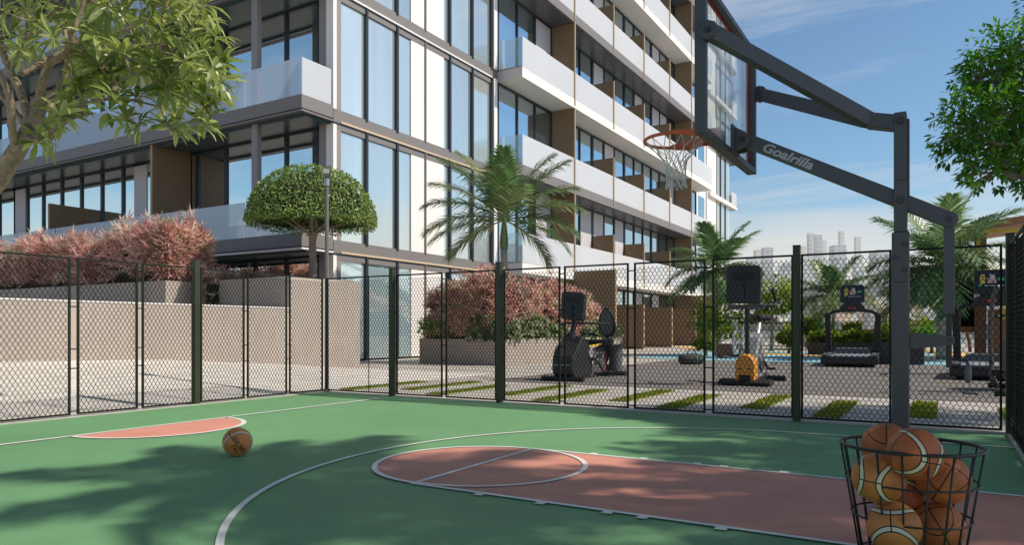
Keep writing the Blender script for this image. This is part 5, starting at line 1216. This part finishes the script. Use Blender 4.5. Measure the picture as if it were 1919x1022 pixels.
# timber slat pavilion
TY = 30.0
tpv = thing('play_tower', 'red-brown timber slat play tower with yellow window frames', 'play tower', (gx(1870, TY), TY, 0))
xl = gx(1793, TY); xm = gx(1838, TY); xr_ = xm + 7.5
b = MB()
for k in range(26):
    x = xl + k*(xm-xl)/25*1.0; b.bx(x, x+.06, TY-.04, TY+.04, 1.0, 3.0)
b.bx(xl-.05, xm+.1, TY-.06, TY-.041, 2.85, 3.1); b.bx(xl-.05, xm+.1, TY-.06, TY-.041, .9, 1.1); b.bx(xl, xm, TY+.1, TY+.16, 1.0, 2.95); b.build('slat_balustrade', M['timber'], tpv)
b = MB(); b.prism([(xm-.6, TY-.8, 4.35), (xm-.6, TY-.8, 4.6), (xr_, TY-.8, 5.5), (xr_, TY-.8, 5.2)], (0, 3.4, 0)); b.build('roof', M['timber'], tpv)
for x in (xm-.2, xm+2.3, xm+5): 
    b = MB(); b.bx(x, x+.35, TY-.5, TY-.2, 0, 4.5); b.build('post', M['timber_dark'], tpv)
b = MB(); b.bx(xm+.18, xm+2.28, TY-.35, TY-.3, 0, 1.7); b.bx(xm+.9, xm+1.9, TY-.45, TY-.36, 0, 2.7); b.build('panel', M['timber'], tpv)
b = MB()
for k in range(34): x = xm+2.7+k*.16; b.bx(x, x+.09, TY-.44, TY-.34, .2, 4.7)
b.bx(xm+2.66, xr_, TY-.33, TY-.28, .2, 4.7); b.build('slat_wall', M['timber'], tpv)
def yframe(x0, x1, z0, z1, y):
    b = MB(); w = .11; b.bx(x0, x1, y, y+.06, z0, z0+w); b.bx(x0, x1, y, y+.06, z1-w, z1); b.bx(x0, x0+w, y, y+.06, z0+w, z1-w); b.bx(x1-w, x1, y, y+.06, z0+w, z1-w); b.build('window_frame', M['yellow_trim'], tpv)
yframe(xm-.15, xm+2.1, 2.95, 4.4, TY-.62); yframe(xm+.55, xm+2.2, 1.35, 2.35, TY-.62)
# chairs under the pergola
def chair(label, x, y, rz):
    root = thing('lounge_chair', label, 'chair', (0, 0, 0), 0, 'chairs under the pergola')
    b = MB(); b.bx(-.3, .3, -.3, .3, .40, .46); b.build('seat', M['timber_dark'], root)
    b = MB(); b.prism([(-.3, .27, .47), (.3, .27, .47), (.3, .42, 1.0), (-.3, .42, 1.0)], (0, .05, 0)); b.build('backrest', M['timber_dark'], root)
    for sx in (-1, 1):
        for sy in (-1, 1): b = MB(); b.beam((.27*sx, .26*sy, .4), (.29*sx, .30*sy, 0), .05, .05); b.build('leg', M['timber_dark'], root)
    return root
c1 = chair('dark lounge chair under the pergola beside its left post', 0, 0, 0)
spots_c = [(1568, 43, .4, None), (1610, 42.5, -.5, 'dark lounge chair under the pergola seen through the treadmill arch'), (1640, 43.5, 2.4, 'dark lounge chair under the pergola nearest the hoop pole')]
for k, (px, Y, rz, lab) in enumerate(spots_c):
    o = c1 if k == 0 else copy_tree(c1)
    if lab: o['label'] = lab
    o.location = (gx(px, Y), Y, 0); o.rotation_euler = (0, 0, rz)

# ================================================================ DISTANT CITY
rng = random.Random(77)
def tower(label, px0, px1, ytop, d, mk, setback=0.0, group=None, cat='tower', name='distant_tower', notch=False):
    xc = (px0+px1)/2; c_ = at(xc, 618, d); w = (px1-px0)/FPX*d; h = EYE + (HYP-ytop)/FPX*d
    b = MB(); a = ANG
    def blk(sx, sy, z0, z1, ox=0):
        pts = []
        for x, y in ((-sx/2, -sy/2), (sx/2, -sy/2), (sx/2, sy/2), (-sx/2, sy/2)):
            x += ox; pts.append(V((c_.x + x*cos(a) - y*sin(a), c_.y + x*sin(a) + y*cos(a), z0)))
        b.prism(pts, (0, 0, z1-z0))
    if setback:
        blk(w, w, -.1, h*(1-setback)); blk(w*.62, w*.62, h*(1-setback)+.01, h, 0)
    elif notch:
        blk(w*.56, w, -.1, h, -w*.22); blk(w*.43, w*.9, -.1, h*.9, w*.285)
    else: blk(w, w, -.1, h)
    o = b.build(name, mk, None, origin=(c_.x, c_.y, 0)); return tag(o, label, cat, group)
hero = [(1514, 1524, 438, 620, 0, 0, 'slim flat-topped hazy tower, tallest of the left cluster on the skyline'), (1525, 1538, 441, 640, 3, 0, 'broad grey hazy tower right beside the slim flat-topped one'),
        (1538, 1547, 450, 660, 1, 0, 'shorter grey hazy tower stepping down from the broad one'), (1558, 1581, 461, 600, 3, 0, 'wide low grey block at the foot of the tapered tower on the skyline'),
        (1570, 1583, 434, 700, 1, .35, 'tallest hazy skyscraper with a stepped top rising behind the wide low block'), (1600, 1614, 444, 760, 1, .2, 'pale hazy tower with a thin stepped crown, alone near the hoop pole'),
        (1500, 1509, 462, 600, 2, 0, 'short tan tower at the left edge of the skyline cluster'), (1429, 1446, 465, 640, 3, 0, 'isolated grey hazy block between the shorter palm and the skyline cluster'),
        (1414, 1428, 469, 720, 2, 0, 'very faint cream block left of the isolated grey one'), (1636, 1668, 470, 560, 3, 0, 'large grey tower right behind the hoop pole, cut by the fence top')]
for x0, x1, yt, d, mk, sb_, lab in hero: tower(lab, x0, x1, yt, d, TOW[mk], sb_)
for k in range(44):
    px = rng.choice([rng.uniform(1405, 1500), rng.uniform(1490, 1640), rng.uniform(1480, 1800), rng.uniform(1640, 1915)]); w = rng.uniform(8, 24)
    yt = rng.uniform(478, 545) if px < 1650 else rng.uniform(495, 560)
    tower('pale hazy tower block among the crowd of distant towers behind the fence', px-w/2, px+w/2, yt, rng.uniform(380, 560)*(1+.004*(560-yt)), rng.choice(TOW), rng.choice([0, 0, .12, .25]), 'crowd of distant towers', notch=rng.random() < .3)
for k in range(52):
    px = rng.uniform(1400, 1960); w = rng.uniform(14, 46); d = rng.uniform(120, 300); yt = rng.uniform(566, 600) if d > 180 else rng.uniform(580, 606)
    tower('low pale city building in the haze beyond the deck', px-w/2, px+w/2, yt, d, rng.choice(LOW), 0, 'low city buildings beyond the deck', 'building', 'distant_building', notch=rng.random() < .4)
# far trees between the deck and the city: one wooded mass
fw_ = MB()
for k in range(3400):
    px = rng.uniform(1330, 2100); d = rng.uniform(75, 115); p = at(px, 618, d); p.z = max(.3, (.2 + .8*sin(px*.05)+.8*sin(px*.021+2))*rng.random()*1.3 + .8)
    fw_.tint = min(1, max(0, rng.gauss(.5, .2))); dd = rdir(rng, -.2); fw_.leaf(p, dd, rdir(rng), rng.uniform(.8, 1.5), rng.uniform(.5, .9), .1)
o = fw_.build('distant_wood', M['olive_leaf'], None, origin=(20, 90, 0)); tag(o, 'band of olive trees between the deck and the distant city', 'trees', None, 'stuff')

# ================================================================ SKY, SUN, CAMERA
SUNH = nrm(V((.945, .325, 0))); SEL = radians(45)
sd = V((SUNH.x*cos(SEL), SUNH.y*cos(SEL), sin(SEL)))
w = bpy.data.worlds.new('World'); scene.world = w; w.use_nodes = True
nt = w.node_tree; nt.nodes.clear(); L = nt.links
out = nt.nodes.new('ShaderNodeOutputWorld'); bg = nt.nodes.new('ShaderNodeBackground'); bg.inputs['Strength'].default_value = .100
sky = nt.nodes.new('ShaderNodeTexSky'); sky.sky_type = 'NISHITA'; sky.sun_disc = False; sky.sun_elevation = SEL; sky.sun_rotation = atan2(sd.x, sd.y)
sky.air_density = 1.0; sky.dust_density = .6; sky.ozone_density = 1.2
tc = nt.nodes.new('ShaderNodeTexCoord'); sp = nt.nodes.new('ShaderNodeSeparateXYZ'); L.new(tc.outputs['Generated'], sp.inputs[0])
def mth(op, a, b=None, clamp=False):
    n = nt.nodes.new('ShaderNodeMath'); n.operation = op; n.use_clamp = clamp
    for k, x in enumerate((a, b)):
        if x is None: continue
        if isinstance(x, (int, float)): n.inputs[k].default_value = x
        else: L.new(x, n.inputs[k])
    return n.outputs[0]
zc = mth('MAXIMUM', sp.outputs[2], .02)
# wispy cirrus on a flat cloud layer
cu_ = nt.nodes.new('ShaderNodeCombineXYZ'); L.new(mth('DIVIDE', sp.outputs[0], mth('ADD', zc, .12)), cu_.inputs[0]); L.new(mth('DIVIDE', sp.outputs[1], mth('ADD', zc, .12)), cu_.inputs[1])
mp = nt.nodes.new('ShaderNodeMapping'); mp.inputs['Rotation'].default_value = (0, 0, .9); mp.inputs['Scale'].default_value = (.42, 1.5, 1); L.new(cu_.outputs[0], mp.inputs[0])
no = nt.nodes.new('ShaderNodeTexNoise'); no.inputs['Scale'].default_value = 1.15; no.inputs['Detail'].default_value = 9; no.inputs['Roughness'].default_value = .62; no.inputs['Distortion'].default_value = .7; L.new(mp.outputs[0], no.inputs['Vector'])
rp_ = nt.nodes.new('ShaderNodeValToRGB'); rp_.color_ramp.elements[0].position = .53; rp_.color_ramp.elements[0].color = (0, 0, 0, 1); rp_.color_ramp.elements[1].position = .80; rp_.color_ramp.elements[1].color = (.75, .75, .75, 1); L.new(no.outputs['Fac'], rp_.inputs[0])
mx = nt.nodes.new('ShaderNodeMix'); mx.data_type = 'RGBA'; L.new(rp_.outputs[0], mx.inputs[0])
tn = nt.nodes.new('ShaderNodeMix'); tn.data_type = 'RGBA'; tn.blend_type = 'MULTIPLY'; tn.inputs[0].default_value = 1; L.new(sky.outputs[0], tn.inputs[6]); tn.inputs[7].default_value = (1.05, 1.26, 1.33, 1); L.new(tn.outputs[2], mx.inputs[6]); mx.inputs[7].default_value = (7.0, 7.2, 7.4, 1)
# low bright haze bank with soft cloud structure
no2 = nt.nodes.new('ShaderNodeTexNoise'); no2.inputs['Scale'].default_value = 3.2; no2.inputs['Detail'].default_value = 7
mp2 = nt.nodes.new('ShaderNodeMapping'); mp2.inputs['Scale'].default_value = (1, 1, 7); L.new(tc.outputs['Generated'], mp2.inputs[0]); L.new(mp2.outputs[0], no2.inputs['Vector'])
hz = mth('SUBTRACT', 1.0, mth('DIVIDE', mth('SUBTRACT', sp.outputs[2], mth('MULTIPLY', mth('SUBTRACT', no2.outputs['Fac'], .5), .16)), .17), True)
hz = mth('MULTIPLY', mth('MULTIPLY', hz, mth('SUBTRACT', 2.0, hz)), .9)
mh = nt.nodes.new('ShaderNodeMix'); mh.data_type = 'RGBA'; L.new(hz, mh.inputs[0]); L.new(mx.outputs[2], mh.inputs[6]); mh.inputs[7].default_value = (8.4, 7.85, 7.15, 1)
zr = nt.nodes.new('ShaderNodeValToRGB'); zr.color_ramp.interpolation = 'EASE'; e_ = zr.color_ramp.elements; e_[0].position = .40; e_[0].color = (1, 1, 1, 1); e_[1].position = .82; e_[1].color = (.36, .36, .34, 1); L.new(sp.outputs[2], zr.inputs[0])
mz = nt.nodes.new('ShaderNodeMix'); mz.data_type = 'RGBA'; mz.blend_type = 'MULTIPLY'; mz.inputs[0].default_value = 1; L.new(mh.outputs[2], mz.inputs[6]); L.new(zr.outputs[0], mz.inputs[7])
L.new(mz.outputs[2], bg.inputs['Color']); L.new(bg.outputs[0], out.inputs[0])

sl_ = bpy.data.lights.new('sun', 'SUN'); sl_.energy = 4.45; sl_.angle = radians(1.1); sl_.color = (1.0, .905, .78)
so = bpy.data.objects.new('sun', sl_); COL.objects.link(so); so.rotation_euler = sd.to_track_quat('Z', 'Y').to_euler(); so.location = (20, 10, 30)

cam = bpy.data.cameras.new('camera'); co = bpy.data.objects.new('camera', cam); COL.objects.link(co)
cam.sensor_width = 36; cam.sensor_fit = 'HORIZONTAL'; cam.lens = 36*FPX/1919; cam.shift_y = (HYP-511)/1919; cam.clip_start = .05; cam.clip_end = 6000
co.location = (0, 0, EYE); co.rotation_euler = (pi/2, 0, ANG)
scene.camera = co
scene.view_settings.view_transform = 'Standard'; scene.view_settings.look = 'None'; scene.view_settings.exposure = 0; scene.view_settings.gamma = 1
scene.render.resolution_x = 1024; scene.render.resolution_y = 546
scene.cycles.max_bounces = 8; scene.cycles.transparent_max_bounces = 16
